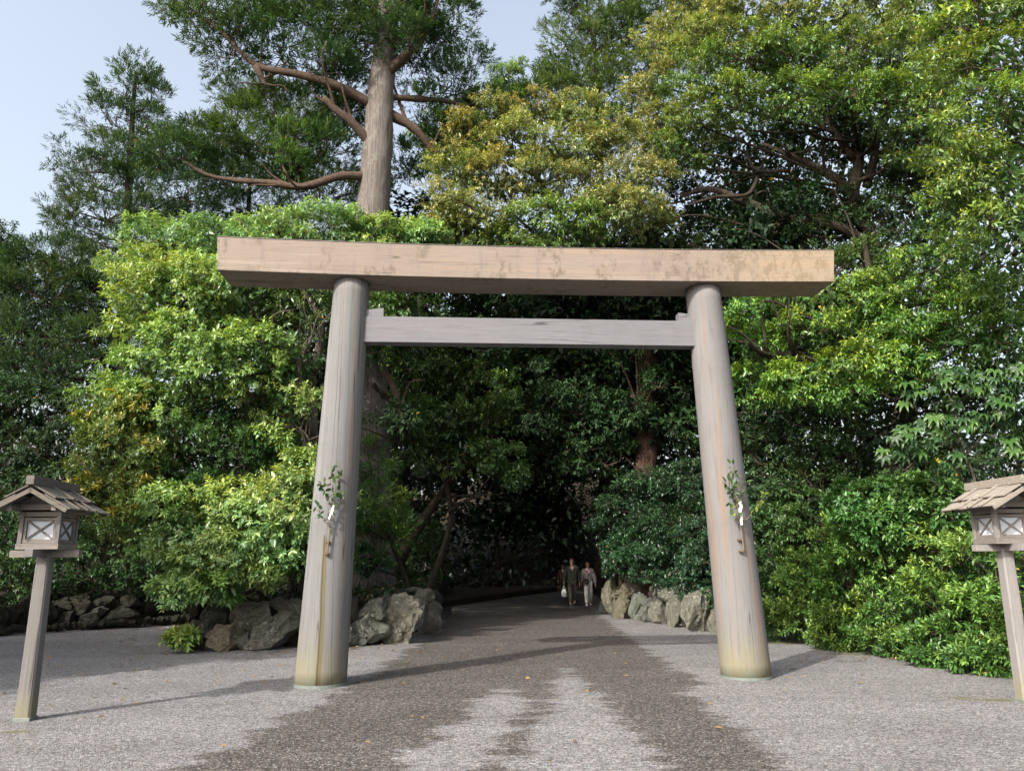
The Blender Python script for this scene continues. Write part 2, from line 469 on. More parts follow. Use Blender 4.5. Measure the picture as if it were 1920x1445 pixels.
bank("earth_bank", [(-5.6, 16.2), (-4.3, 16.1), (-3.0, 17.0), (-2.5, 18.0), (-2.2, 20.5), (-2.6, 26), (-3.5, 42), (-9.5, 42), (-7.2, 25), (-6.0, 18.5)], -0.1, 0.72, M['soil'])
bank("earth_bank", [(-3.0, 28.5), (-1.6, 33.5), (1.0, 41.5), (4, 49), (-9, 50), (-9, 28.5)], -0.1, 0.3, M['soil'])
bank("earth_bank", [(-22, 15), (-13, 20.2), (-10.0, 22.5), (-7.8, 24.6), (-8.0, 45), (-40, 45), (-40, 15)], -0.1, 0.75, M['soil'])
bank("earth_bank", [(5.2, 18.9), (4.3, 21.5), (3.7, 26.5), (4.2, 45), (30, 45), (30, 8), (9.2, 8), (8.4, 12.5), (6.9, 17.6)], -0.1, 0.8, M['soil'])


# ------------------------------------------------------------------ foliage engine
RNG = np.random.default_rng(11)
NTRI = [0]

class Crown:
    def __init__(self):
        self.p = []; self.d = []; self.n = []; self.L = []; self.W = []; self.c = []; self.sticks = []
    def add(self, p, d, n, L, W, c):
        self.p.append(p); self.d.append(d); self.n.append(n); self.L.append(L); self.W.append(W); self.c.append(c)
    def mesh(self, name, mat):
        p = np.concatenate(self.p); d = np.concatenate(self.d); n = np.concatenate(self.n)
        L = np.concatenate(self.L)[:, None]; W = np.concatenate(self.W)[:, None]; c = np.concatenate(self.c)
        s = unit(np.cross(d, n)); n = np.cross(s, d)
        m = len(p); V = np.empty((m, 4, 3), np.float32)
        V[:, 0] = p
        V[:, 1] = p + d * L * 0.45 + s * W * 0.5 + n * W * 0.16
        V[:, 2] = p + d * L - n * L * 0.12
        V[:, 3] = p + d * L * 0.45 - s * W * 0.5 + n * W * 0.16
        b = np.arange(m, dtype=np.int32)[:, None] * 4
        T = np.concatenate([b + np.array([0, 1, 2], np.int32), b + np.array([0, 2, 3], np.int32)], 1).reshape(-1, 3)
        C = np.ones((m, 4, 4), np.float32); C[:, :, :3] = np.clip(c, 0.002, 0.9)[:, None, :]
        NTRI[0] += len(T)
        return mesh_np(name, V.reshape(-1, 3), T, mat, C.reshape(-1, 4))
    def stick_mesh(self, name, mat):
        if not self.sticks: return None
        p0 = np.concatenate([s[0] for s in self.sticks]); p1 = np.concatenate([s[1] for s in self.sticks])
        r0 = np.concatenate([s[2] for s in self.sticks])[:, None]; r1 = np.concatenate([s[3] for s in self.sticks])[:, None]
        d = unit(p1 - p0); a = unit(np.cross(d, np.array([0.3, 0.9, 0.2]))); b = np.cross(d, a)
        m = len(p0); V = np.empty((m, 6, 3), np.float32)
        for k in range(3):
            th = 2 * math.pi * k / 3; o = a * math.cos(th) + b * math.sin(th)
            V[:, k] = p0 + o * r0; V[:, 3 + k] = p1 + o * r1
        fs = np.array([[0, 1, 4], [0, 4, 3], [1, 2, 5], [1, 5, 4], [2, 0, 3], [2, 3, 5]], np.int32)
        T = (np.arange(m, dtype=np.int32)[:, None, None] * 6 + fs[None]).reshape(-1, 3)
        NTRI[0] += len(T)
        return mesh_np(name, V.reshape(-1, 3), T, mat)

# species: leaf length / width, leaves per shoot, shoot length, spread angle, droop, pad radius, shoots per pad, colours; dim and lit entries paint shade or sun into them
def species(L, W, K, SL, th, droop, rp, nsp, dark, light, tip=None, tipamt=0.0, up=0.2, flat=0.5, gloss=False, needle=False, jit=0.25, cover=1.25, inner=0.25, whorl=False):
    return dict(L=L, W=W, K=K, SL=SL, th=th, droop=droop, rp=rp, nsp=nsp, dark=np.array(dark) * (1.1, 1.1, 1.4), light=np.array(light) * (1.15, 1.12, 1.5), tip=np.array(tip if tip is not None else light) * (1.08, 1.08, 1.35), tipamt=tipamt, up=up, flat=flat, mat='needle' if needle else ('leaf_gloss' if gloss else ('leaf_matte' if max(light) < 0.08 else 'leaf')), needle=needle, jit=jit, cover=cover, inner=inner, whorl=whorl)  # extra blue paints sky reflection and haze into the leaf colours

SPEC = {
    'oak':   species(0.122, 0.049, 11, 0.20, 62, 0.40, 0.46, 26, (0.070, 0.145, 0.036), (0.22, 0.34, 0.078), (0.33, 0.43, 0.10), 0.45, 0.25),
    'oakdim': species(0.13, 0.050, 9, 0.20, 62, 0.35, 0.46, 24, (0.028, 0.065, 0.016), (0.07, 0.135, 0.026), (0.12, 0.19, 0.035), 0.25, 0.25),  # oak leaves with shade put into the colour
    'shii':  species(0.115, 0.042, 10, 0.20, 55, 0.55, 0.50, 30, (0.065, 0.095, 0.024), (0.185, 0.225, 0.05), (0.39, 0.35, 0.105), 0.55, 0.25),
    'shiigreen': species(0.115, 0.042, 10, 0.20, 55, 0.55, 0.50, 30, (0.058, 0.10, 0.024), (0.19, 0.25, 0.045), (0.38, 0.39, 0.09), 0.5, 0.25),
    'green': species(0.115, 0.044, 10, 0.20, 60, 0.35, 0.48, 26, (0.040, 0.090, 0.018), (0.13, 0.22, 0.030), (0.26, 0.34, 0.05), 0.40, 0.15, 0.38),
    'layer': species(0.115, 0.046, 10, 0.22, 66, 0.25, 0.55, 26, (0.032, 0.085, 0.014), (0.115, 0.22, 0.024), (0.24, 0.34, 0.04), 0.45, 0.05, 0.25),
    'dim':   species(0.14, 0.055, 9, 0.22, 62, 0.35, 0.55, 20, (0.012, 0.030, 0.010), (0.034, 0.072, 0.017), (0.055, 0.105, 0.025), 0.2, 0.15, 0.45),  # deep shade is painted into these leaf colours
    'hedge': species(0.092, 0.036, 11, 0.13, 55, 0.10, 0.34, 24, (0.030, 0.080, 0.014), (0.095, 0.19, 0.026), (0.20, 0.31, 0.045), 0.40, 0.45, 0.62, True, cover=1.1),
    'hedgedim': species(0.095, 0.034, 10, 0.14, 58, 0.15, 0.32, 24, (0.022, 0.055, 0.014), (0.05, 0.115, 0.022), (0.09, 0.16, 0.03), 0.25, 0.35, 0.6, True),  # hedge leaves with shade put into the colour
    'thicket': species(0.10, 0.040, 10, 0.14, 58, 0.15, 0.34, 24, (0.012, 0.034, 0.013), (0.030, 0.070, 0.022), (0.05, 0.10, 0.03), 0.25, 0.35, 0.6, True),  # darker leaf colours carry the shade over the thicket
    'whorl': species(0.115, 0.044, 11, 0.05, 74, -0.15, 0.34, 16, (0.035, 0.10, 0.020), (0.085, 0.19, 0.03), (0.12, 0.22, 0.05), 0.3, 0.6, 0.7, True, whorl=True),
    'yellowish': species(0.12, 0.042, 10, 0.10, 66, 0.05, 0.40, 22, (0.050, 0.095, 0.016), (0.14, 0.20, 0.03), (0.42, 0.33, 0.05), 0.22, 0.4, 0.55, True, whorl=True),
    'cedar': species(0.17, 0.033, 12, 0.30, 34, 0.0, 0.50, 21, (0.024, 0.058, 0.020), (0.060, 0.115, 0.030), (0.09, 0.15, 0.035), 0.2, 0.45, 0.5, needle=True, inner=0.1),
    'cedarlit': species(0.17, 0.028, 13, 0.30, 32, 0.0, 0.50, 22, (0.040, 0.085, 0.022), (0.10, 0.175, 0.030), (0.15, 0.22, 0.035), 0.3, 0.45, 0.5, needle=True, inner=0.15),  # brighter cedar copy, sunlight put into the colour
    'cedarfarlit': species(0.24, 0.044, 11, 0.36, 34, 0.0, 0.60, 18, (0.035, 0.075, 0.022), (0.10, 0.165, 0.034), (0.15, 0.21, 0.04), 0.3, 0.45, 0.5, needle=True, inner=0.3),  # far cedar copy with sunlight put into the colour
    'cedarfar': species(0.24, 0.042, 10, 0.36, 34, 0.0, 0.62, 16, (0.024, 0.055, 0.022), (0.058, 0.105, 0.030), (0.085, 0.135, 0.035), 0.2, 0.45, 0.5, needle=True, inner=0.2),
    'coarsedim': species(0.26, 0.12, 7, 0.35, 62, 0.3, 0.85, 14, (0.007, 0.017, 0.006), (0.018, 0.036, 0.010), None, 0.0, 0.15, 0.5, inner=0.4),  # big leaves, colours lowered to paint in forest shade
}

def fill_lobe(cr, C, RR, sp, others, dens=1.0, g=RNG, twigs=True, cut=None):
    RR = np.array(RR, float)
    area = 4 * math.pi * ((RR[0] * RR[1]) ** 1.6 / 3 + (RR[0] * RR[2]) ** 1.6 / 3 + (RR[1] * RR[2]) ** 1.6 / 3) ** (1 / 1.6)
    rp = sp['rp'] * min(1.0, RR.min() / 0.8 + 0.25)
    npad = max(4, int(area / (math.pi * rp * rp) * sp['cover'] * dens))
    n = unit(g.normal(size=(npad * 2, 3)))
    w = 0.30 + 0.70 * np.clip(0.55 + 0.45 * n[:, 2] - 0.35 * n[:, 1], 0, 1)
    if sp['L'] < 0.1: w = np.where(n[:, 1] > 0.3, 0.12, w)
    n = n[g.random(len(n)) < w][:npad]
    lump = 1 + 0.24 * wave3(C + n * RR, 2.4 / max(0.4, RR.mean()), 5)
    lt = g.uniform(0.84, 1.20) * np.array([g.uniform(0.86, 1.14), 1.0, g.uniform(0.85, 1.2)])
    pc = C + n * RR * (g.uniform(0.62, 1.04, (len(n), 1)) * lump[:, None])
    for (C2, R2) in others:
        q = (pc - C2) / np.array(R2)
        keep = (q * q).sum(1) > 0.5
        pc = pc[keep]; n = n[keep]
    if cut is not None and len(pc):
        keep = cut(pc); pc = pc[keep]; n = n[keep]
    if len(pc) == 0: return
    m = len(pc); k = sp['nsp']
    e = unit(g.normal(size=(m, k, 3)) + 0.7 * n[:, None, :] + np.array([0, 0, 0.45]))
    rpad = rp * g.uniform(0.7, 1.3, (m, 1, 1))
    fl = np.array([1, 1, sp['flat']])
    sc = pc[:, None, :] + e * fl * rpad * np.sqrt(g.uniform(0.15, 1.0, (m, k, 1)))
    ax = unit(0.75 * n[:, None, :] * np.array([1, 1, 0.6]) + 0.85 * e + np.array([0, 0, sp['up']]) + 0.35 * g.normal(size=(m, k, 3)))
    padu = g.random((m, 1)); spu = np.clip(0.55 * g.random((m, k)) + 0.45 * padu, 0, 1)
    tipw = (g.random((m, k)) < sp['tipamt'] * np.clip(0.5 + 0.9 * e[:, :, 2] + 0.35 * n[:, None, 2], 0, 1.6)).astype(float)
    K = sp['K']
    sc = sc.reshape(-1, 3); ax = ax.reshape(-1, 3); spu = spu.ravel(); tipw = tipw.ravel(); q = len(sc)
    a = unit(np.cross(ax, g.normal(size=(q, 3)))); b = np.cross(ax, a)
    t = (np.arange(K) + g.uniform(0, 1, (q, K))) / K
    phi = np.arange(K)[None] * 2.4 + g.uniform(0, 6.28, (q, 1)) + g.normal(0, 0.3, (q, K))
    th = np.radians(sp['th'] * (1.15 - 0.45 * t) + g.normal(0, 9, (q, K)))
    rad = a[:, None] * np.cos(phi)[..., None] + b[:, None] * np.sin(phi)[..., None]
    pos = sc[:, None] + ax[:, None] * (t * sp['SL'])[..., None]
    d = unit(ax[:, None] * np.cos(th)[..., None] + rad * np.sin(th)[..., None] - np.array([0, 0, sp['droop']]) * g.uniform(0.4, 1.5, (q, K, 1)))
    up = np.array([0, 0, 1.0]) + 0.45 * ax[:, None] + 0.38 * g.normal(size=(q, K, 3))
    nn = unit(up - (up * d).sum(-1, keepdims=True) * d)
    Ls = sp['L'] * g.uniform(0.55, 1.22, (q, K)) * np.repeat(g.uniform(0.78, 1.22, m), k)[:, None]; Ws = Ls / sp['L'] * sp['W'] * g.uniform(0.8, 1.2, (q, K))
    u = np.clip(spu[:, None] + g.normal(0, sp['jit'], (q, K)), 0, 1)[..., None]
    c = sp['dark'] * (1 - u) + sp['light'] * u
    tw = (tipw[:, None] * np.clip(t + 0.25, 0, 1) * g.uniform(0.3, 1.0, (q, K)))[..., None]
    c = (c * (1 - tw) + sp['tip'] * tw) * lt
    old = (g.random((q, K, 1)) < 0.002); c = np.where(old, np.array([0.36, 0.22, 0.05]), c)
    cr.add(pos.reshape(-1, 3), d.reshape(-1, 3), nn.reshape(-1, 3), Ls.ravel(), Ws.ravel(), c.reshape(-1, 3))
    # larger fill leaves, coloured dark for the shaded inside of the lobe
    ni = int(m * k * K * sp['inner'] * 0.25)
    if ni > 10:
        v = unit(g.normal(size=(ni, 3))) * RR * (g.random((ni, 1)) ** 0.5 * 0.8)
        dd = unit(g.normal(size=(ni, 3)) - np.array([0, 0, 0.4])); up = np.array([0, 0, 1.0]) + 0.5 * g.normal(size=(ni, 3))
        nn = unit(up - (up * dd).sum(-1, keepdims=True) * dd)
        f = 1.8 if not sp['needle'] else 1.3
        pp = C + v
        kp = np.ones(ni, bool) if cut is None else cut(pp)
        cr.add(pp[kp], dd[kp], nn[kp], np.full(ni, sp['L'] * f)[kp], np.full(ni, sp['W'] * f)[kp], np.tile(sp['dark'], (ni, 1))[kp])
    if twigs:
        c0 = C + (pc - C) * 0.12 + g.normal(0, 0.05, (m, 3)) - np.array([0, 0, 0.15 * RR[2]])
        mid = C + (pc - C) * 0.62 + g.normal(0, 0.10, (m, 3)) * RR.mean() - np.array([0, 0, 0.08])
        th_ = 0.012 + 0.010 * RR.mean()
        cr.sticks.append((c0, mid, np.full(m, th_ * 1.2), np.full(m, th_ * 0.75)))
        cr.sticks.append((mid, pc, np.full(m, th_ * 0.75), np.full(m, th_ * 0.35)))
        ssel = g.random(q) < 0.16
        pcs = np.repeat(pc, k, 0)[ssel]; tip = (sc + ax * sp['SL'])[ssel]
        cr.sticks.append((pcs, tip, np.full(len(tip), 0.007), np.full(len(tip), 0.003)))

def limb_path(p0, p1, g, sag=0.15, n=5):
    p0 = np.array(p0); p1 = np.array(p1); L = np.linalg.norm(p1 - p0)
    mid = p0 * 0.55 + p1 * 0.45 + g.normal(0, 0.07, 3) * L + np.array([0, 0, -0.04 * L])
    q = p0 * 0.2 + p1 * 0.8 + g.normal(0, 0.04, 3) * L + np.array([0, 0, 0.03 * L])
    return spline([p0, mid, q, p1], n)

def tree(name, label, cat, base, lobes, spec, group=None, trunk=None, r0=0.3, r1=0.06, bark='dark_bark', dens=1.0, limbs=(), limb_r=0.5, seed=1, autolimb=True, cut=None, wob=0.05, sides=12, limb_bark=None, depthf=0.9, forks=4):
    """lobes: (px, py, Y, rx px, ry px [, species]); trunk: [(px, py, Y)]; limbs: ([(px, py, Y)...], r0, r1)"""
    g = np.random.default_rng(seed)
    base = np.array([base[0], base[1], base[2] if len(base) > 2 else 0.6])
    root = thing(name, label, cat, base, 0, group)
    off = base
    LB = []
    for lb in lobes:
        C = P(*lb[:3]); k = mpp(np.linalg.norm(C - np.array([0, 0, CAM_Z]))) ; rx, rz = lb[3] * k, lb[4] * k
        LB.append((C, np.array([rx, (rx + rz) / 2 * depthf, rz]), lb[5] if len(lb) > 5 else spec))
    crowns = {}
    for i, (C, RR, s) in enumerate(LB):
        cr = crowns.setdefault(SPEC[s]['mat'], Crown())
        fill_lobe(cr, C, RR, SPEC[s], [(LB[j][0], LB[j][1]) for j in range(len(LB)) if j != i], dens, g, True, cut)
    # trunk
    if trunk: tp = [base - np.array([0, 0, 0.3])] + [P(*t) for t in trunk]
    else:
        top = np.mean([C for C, _, _ in LB], 0) + np.array([0, 0, 0.3])
        tp = [base - np.array([0, 0, 0.3]), base * 0.6 + top * 0.4 + np.append(g.normal(0, 0.25, 2), 0), top]
    tpts = spline(tp, 6); n = len(tpts)
    zz = np.linspace(0, 1, n); rad = r0 + (r1 - r0) * zz ** 0.9
    rad = rad * (1 + 0.55 * np.exp(-zz * n * 0.55))
    mb = MB(); mb.tube([p - off for p in tpts], rad, sides, wob, g)
    mb.build("trunk", M[bark], root, smooth=True)
    for (pts, a, b) in limbs:
        lp = spline([P(*t) if not isinstance(t, np.ndarray) else t for t in pts], 5)
        ra = np.linspace(a, b, len(lp)); mb = MB(); mb.tube([p - off for p in lp], list(ra * g.uniform(0.9, 1.12, len(lp))), 9, 0.10, g)
        for q in range(forks):
            i = int(len(lp) * g.uniform(0.25, 0.97)); i = min(max(i, 1), len(lp) - 2); dr = unit(np.array(lp[i + 1]) - np.array(lp[i - 1]))
            ln = g.uniform(0.6, 1.5) * (0.5 + 3 * ra[i]); d2 = unit(0.55 * dr + 0.7 * g.normal(size=3) * np.array([1, .7, .6]) + np.array([0, 0, 0.35]))
            p1 = lp[i] + d2 * ln * 0.5 + g.normal(0, .05, 3); p2 = lp[i] + d2 * ln + np.array([0, 0, .18 * ln]) + g.normal(0, .1, 3); p3 = p2 + unit(d2 + g.normal(0, .4, 3)) * ln * .5
            sp_ = spline([lp[i], p1, p2, p3], 3); mb.tube([p - off for p in sp_], list(np.linspace(ra[i] * 0.5, 0.012, len(sp_))), 6, 0.1, g)
        mb.build("branch", M[limb_bark or bark], root, smooth=True)
    if autolimb:
        T = np.array(tpts)
        for C, RR, s in LB:
            dist = np.linalg.norm((T - C) * np.array([1, 1, 1.0]), axis=1) + np.where(T[:, 2] > C[2] - 0.2, 3.0, 0) + np.where(zz < 0.25, 4, 0)
            i = int(np.argmin(dist))
            if np.linalg.norm(T[i] - C) < 0.5: continue
            rr = min(rad[i] * 0.6, 0.03 + 0.05 * RR.mean() * limb_r * 2)
            lp = limb_path(T[i], C, g)
            mb = MB(); mb.tube([p - off for p in lp], list(np.linspace(rr, rr * 0.35, len(lp))), 6, 0.1, g)
            mb.build("branch", M[limb_bark or bark], root, smooth=True)
    for mk, cr in crowns.items():
        if not cr.p: continue
        cr.p = [p - off for p in cr.p]
        cr.sticks = [(a - off, b - off, c, d) for a, b, c, d in cr.sticks]
        o = link("crown", cr.mesh("crown", M[mk]), None, root); o["kind"] = "stuff"
        sm = cr.stick_mesh("twigs", M['twig'])
        if sm: o = link("twigs", sm, None, root); o["kind"] = "stuff"
    return root


# ------------------------------------------------------------------ the torii
TO = np.array([0.325, 11.33, 0.0]); TPSI = math.atan2(0.42, 5.9)
TX = np.array([math.cos(TPSI), math.sin(TPSI), 0]); TY = np.array([-math.sin(TPSI), math.cos(TPSI), 0])
M['column_a'] = mat_wood("column_wood_drip", 'z', (0.136, 0.135, 0.136), (0.084, 0.083, 0.083), (0.19, 0.145, 0.11), 0.45, 0, 1.0, (0.03, 2.02))
M['column_b'] = mat_wood("column_wood_streaked", 'z', (0.143, 0.139, 0.138), (0.090, 0.087, 0.086), (0.19, 0.122, 0.085), 0.6, 0, 1.0, None)
M['kasagi'] = mat_wood("lintel_wood", 'x', (0.215, 0.176, 0.146), (0.165, 0.132, 0.108), (0.27, 0.195, 0.14), 0.5, 1.0, 0)
M['nuki'] = mat_wood("tie_wood", 'x', (0.134, 0.133, 0.142), (0.10, 0.097, 0.102), (0.175, 0.155, 0.152), 0.35, 0, 0)

gate = thing("torii_gate", "tall plain wooden torii gate standing across the gravel approach", "torii gate", TO, TPSI)
HC = 5.79                                       # column height
COLAX = {}
for sgn, key, hb, lean in ((-1, 'column_a', 2.97, 0.20), (1, 'column_b', 2.97, 0.265)):
    mb = MB(); N = 28; sides = 40; v = []; f = []
    for i in range(N + 1):
        t = i / N; z = HC * t
        r = 0.352 * (1 - t) + 0.268 * t - 0.004 * math.sin(t * math.pi)
        for k in range(sides):
            a = 2 * math.pi * k / sides
            v.append((r * math.cos(a) - sgn * lean * t, r * math.sin(a), z))
    for i in range(N):
        for k in range(sides):
            k2 = (k + 1) % sides
            f.append((i * sides + k, i * sides + k2, (i + 1) * sides + k2, (i + 1) * sides + k))
    f.append(tuple(range(sides - 1, -1, -1))); f.append(tuple(N * sides + k for k in range(sides)))
    mb.add(v, f)
    mb.build("column", M[key], gate, smooth=True, loc=(sgn * hb, 0, 0))
    mb = MB(); mb.tube([(0, 0, -0.05), (0, 0, 0.04)], [0.358, 0.356], 40)
    mb.build("copper_foot", M['copper'], gate, loc=(sgn * hb, 0, 0))
    COLAX[sgn] = (hb, lean)

# top lintel: five-sided section, ends cut aslant and rising a little
def lintel():
    mb = MB(); N = 40; v = []
    for i in range(N + 1):
        s = -1 + 2 * i / N
        x = 4.70 * s
        rise = 0.05 * abs(s) ** 2.2
        grow = 0.012 * abs(s) ** 2
        sec = [(-0.35, 0.03), (-0.40, 0.515 + grow), (0.0, 0.60 + grow), (0.40, 0.515 + grow), (0.35, 0.03)]
        for (y, z) in sec:
            sl = 0.06 * s * (z - 0.3) if abs(s) > 0.999 else 0
            v.append((x + sl, y, HC - 0.04 + z + rise))
    f = []
    for i in range(N):
        for k in range(5):
            k2 = (k + 1) % 5
            f.append((i * 5 + k, i * 5 + k2, (i + 1) * 5 + k2, (i + 1) * 5 + k))
    f.append((4, 3, 2, 1, 0)); f.append(tuple(N * 5 + k for k in range(5)))
    mb.add(v, f)
    return mb
lintel().build("top_lintel", M['kasagi'], gate, bevel=0.006)
mb = MB(); N = 40; v = []; f = []
for i in range(N + 1):
    s = -1 + 2 * i / N; x = 4.705 * s; z = HC - 0.04 + 0.517 + 0.012 * s * s + 0.05 * abs(s) ** 2.2
    v += [(x, -0.406, z + 0.003), (x, -0.406, z + 0.011), (x, 0, z + 0.099), (x, 0.406, z + 0.011), (x, 0.406, z + 0.003), (x, 0, z + 0.088)]
for i in range(N):
    for k in range(6):
        k2 = (k + 1) % 6
        f.append((i * 6 + k, i * 6 + k2, (i + 1) * 6 + k2, (i + 1) * 6 + k))
f += [(5, 4, 3, 2, 1, 0), tuple(N * 6 + k for k in range(6))]
mb.add(v, f); mb.build("roof_sheet", M['roof_sheet'], gate)
mb = MB(); mb.box((0, 0, 5.03), (5.44, 0.22, 0.40)); mb.build("tie_beam", M['nuki'], gate, bevel=0.006)
for sgn in (-1, 1):
    mb = MB(); x0, x1 = sgn * 2.62, sgn * 2.27
    v = []
    for (x, zt) in ((x0, 5.33), (x1, 5.37)):
        v += [(x, -0.085, 5.232), (x, 0.085, 5.232), (x, 0.085, zt), (x, -0.085, zt)]
    mb.add(v, [(0, 1, 2, 3), (4, 7, 6, 5), (0, 4, 5, 1), (1, 5, 6, 2), (2, 6, 7, 3), (3, 7, 4, 0)])
    mb.build("wedge", M['nuki'], gate, bevel=0.004)


# ------------------------------------------------------------------ wooden lanterns
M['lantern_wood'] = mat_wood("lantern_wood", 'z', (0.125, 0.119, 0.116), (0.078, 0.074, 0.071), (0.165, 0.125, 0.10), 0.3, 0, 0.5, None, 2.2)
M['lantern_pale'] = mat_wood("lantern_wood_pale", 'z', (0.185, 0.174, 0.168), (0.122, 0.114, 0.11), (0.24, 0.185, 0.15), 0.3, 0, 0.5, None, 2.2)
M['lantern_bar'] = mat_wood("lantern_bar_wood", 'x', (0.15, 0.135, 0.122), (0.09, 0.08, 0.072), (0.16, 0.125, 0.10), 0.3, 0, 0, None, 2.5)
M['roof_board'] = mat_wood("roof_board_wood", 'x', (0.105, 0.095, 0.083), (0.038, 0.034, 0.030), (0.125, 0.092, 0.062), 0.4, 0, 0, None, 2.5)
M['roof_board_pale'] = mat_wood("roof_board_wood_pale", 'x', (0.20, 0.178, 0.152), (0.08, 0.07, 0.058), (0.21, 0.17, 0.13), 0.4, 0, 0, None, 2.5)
M['paper'] = mat_plain("paper_pane", (0.40, 0.43, 0.47), 0.9, 0.1, 0.03, 20)

def lantern(label, loc, rz, wood, board, seed):
    g = random.Random(seed)
    L = thing("wooden_lantern", label, "lantern", loc, rz, "wooden lanterns beside the approach")
    # post, slightly tapered with chamfered corners
    mb = MB(); v = []
    for (z, h) in ((-0.1, 0.082), (1.74, 0.070)):
        c = 0.018
        v += [(h, -h + c, z), (h, h - c, z), (h - c, h, z), (-h + c, h, z), (-h, h - c, z), (-h, -h + c, z), (-h + c, -h, z), (h - c, -h, z)]
    f = [(k, (k + 1) % 8, 8 + (k + 1) % 8, 8 + k) for k in range(8)] + [tuple(range(7, -1, -1)), tuple(range(8, 16))]
    mb.add(v, f); mb.build("post", wood, L)
    mb = MB(); mb.box((0, 0, 0.01), (0.172, 0.172, 0.06)); mb.build("copper_foot", M['copper'], L, bevel=0.008)
    mb = MB(); mb.box((0, 0, 1.735), (0.74, 0.085, 0.075)); mb.build("cross_arm", M['lantern_bar'] if wood != M['lantern_pale'] else wood, L, bevel=0.004)
    mb = MB(); mb.box((0, 0, 1.739), (0.088, 0.74, 0.078)); mb.build("cross_arm", wood, L, bevel=0.004)
    mb = MB(); mb.box((0, 0, 1.811), (0.45, 0.45, 0.062)); mb.build("sill_board", M['lantern_bar'], L, bevel=0.004)
    z0, z1, hb = 1.843, 2.185, 0.195
    for a in (-1, 1):
        for b in (-1, 1):
            mb = MB(); mb.box((a * hb, b * hb, (z0 + z1) / 2), (0.045, 0.045, z1 - z0)); mb.build("corner_post", wood, L, bevel=0.003)
    for q in range(4):
        rot = Matrix.Rotation(q * math.pi / 2, 3, 'Z')
        fr = MB(); w = 2 * hb - 0.047
        for zc, hh in ((z0 + 0.022, 0.044), (z1 - 0.025, 0.05), (z1 - 0.078, 0.03)):
            fr.box(rot @ Vector((0, -hb + 0.004, zc)), (w, 0.03, hh), rot)
        pf = MB(); pz0, pz1 = z0 + 0.046, z1 - 0.095
        for sx in (-1, 1): fr.box(rot @ Vector((sx * (w / 2 - 0.015), -hb + 0.006, (pz0 + pz1) / 2)), (0.03, 0.026, pz1 - pz0), rot)
        fo = fr.build("window_frame", M['lantern_bar'], L, bevel=0.002)
        pf.box(rot @ Vector((0, -hb + 0.022, (pz0 + pz1) / 2)), (w - 0.058, 0.006, pz1 - pz0), rot)
        pf.build("pane", M['paper'], fo)
        ww, hh = w - 0.062, pz1 - pz0; ang = math.atan2(hh, ww); ln = math.hypot(ww, hh) - 0.01
        for k, sg in enumerate((1, -1)):
            bar = MB(); r2 = rot @ Matrix.Rotation(-sg * ang, 3, 'Y')
            bar.box(rot @ Vector((0, -hb + 0.009 - 0.003 * k, (pz0 + pz1) / 2)), (ln, 0.012, 0.017), r2)
            bar.build("lattice_bar", wood, fo)
    # roof: gable towards the front, two tiers of boards with battens over the joints
    ez, rzz, hw, hl = 2.205, 2.43, 0.40, 0.50
    for s in (-1, 1):
        mb = MB(); mb.box((0, s * 0.23, 2.235), (0.60, 0.045, 0.06)); mb.build("roof_beam", M['lantern_bar'], L, bevel=0.003)
        mb = MB(); mb.box((s * 0.23, 0, 2.21), (0.05, 0.86, 0.05)); mb.build("eave_beam", M['lantern_bar'], L, bevel=0.003)
        gb = MB(); gb.add([(-0.27, s * 0.222, 2.266), (0.27, s * 0.222, 2.266), (0, s * 0.222, 2.41), (-0.27, s * 0.20, 2.266), (0.27, s * 0.20, 2.266), (0, s * 0.20, 2.41)],
                          [(0, 1, 2), (5, 4, 3), (0, 3, 4, 1), (1, 4, 5, 2), (2, 5, 3, 0)])
        gb.build("gable_board", wood, L)
    sl = math.atan2(rzz - ez, hw)
    for s in (-1, 1):
        rot = Matrix.Rotation(s * sl, 3, 'Y')
        ux = Vector((s * math.cos(sl), 0, -math.sin(sl))); nz = Vector((s * math.sin(sl), 0, math.cos(sl)))
        top = Vector((0, 0, rzz + 0.005))
        nb = 5; bw = 2 * hl / nb
        for tier, (a, b, lift) in enumerate(((0.17, 0.475, 0.0), (0.0, 0.275, 0.026))):
            for k in range(nb):
                yc = -hl + bw * (k + 0.5)
                ext = g.uniform(-0.012, 0.02); tl = g.uniform(-0.004, 0.005)
                m = MB(); c = top + ux * ((a + b + ext) / 2) + nz * (lift + tl) + Vector((0, yc, 0))
                m.box(c, (b - a + ext, bw - 0.006, 0.015), rot @ Matrix.Rotation(g.uniform(-0.02, 0.02), 3, 'Z'))
                m.build("roof_board", board, L, bevel=0.003)
            for k in range(1, nb):
                if (k + tier) % 2 == 0 and nb > 4 and k not in (2,): continue
                y = -hl + bw * k
                m = MB(); c = top + ux * ((a + b) / 2 + 0.012) + nz * (lift + 0.022) + Vector((0, y, 0))
                m.box(c, (b - a + 0.03, 0.040, 0.022), rot @ Matrix.Rotation(g.uniform(-0.03, 0.03), 3, 'Z'))
                m.build("batten", board, L, bevel=0.006)
        for yy in (-hl + 0.012, hl - 0.012):
            m = MB(); m.box(top + ux * 0.235 + nz * -0.03 + Vector((0, yy, 0)), (0.47, 0.022, 0.045), rot); m.build("barge_board", board, L, bevel=0.003)
    mb = MB(); mb.box((0, 0, rzz + 0.075), (0.085, 1.06, 0.095)); mb.build("ridge_beam", board, L, bevel=0.006)
    return L

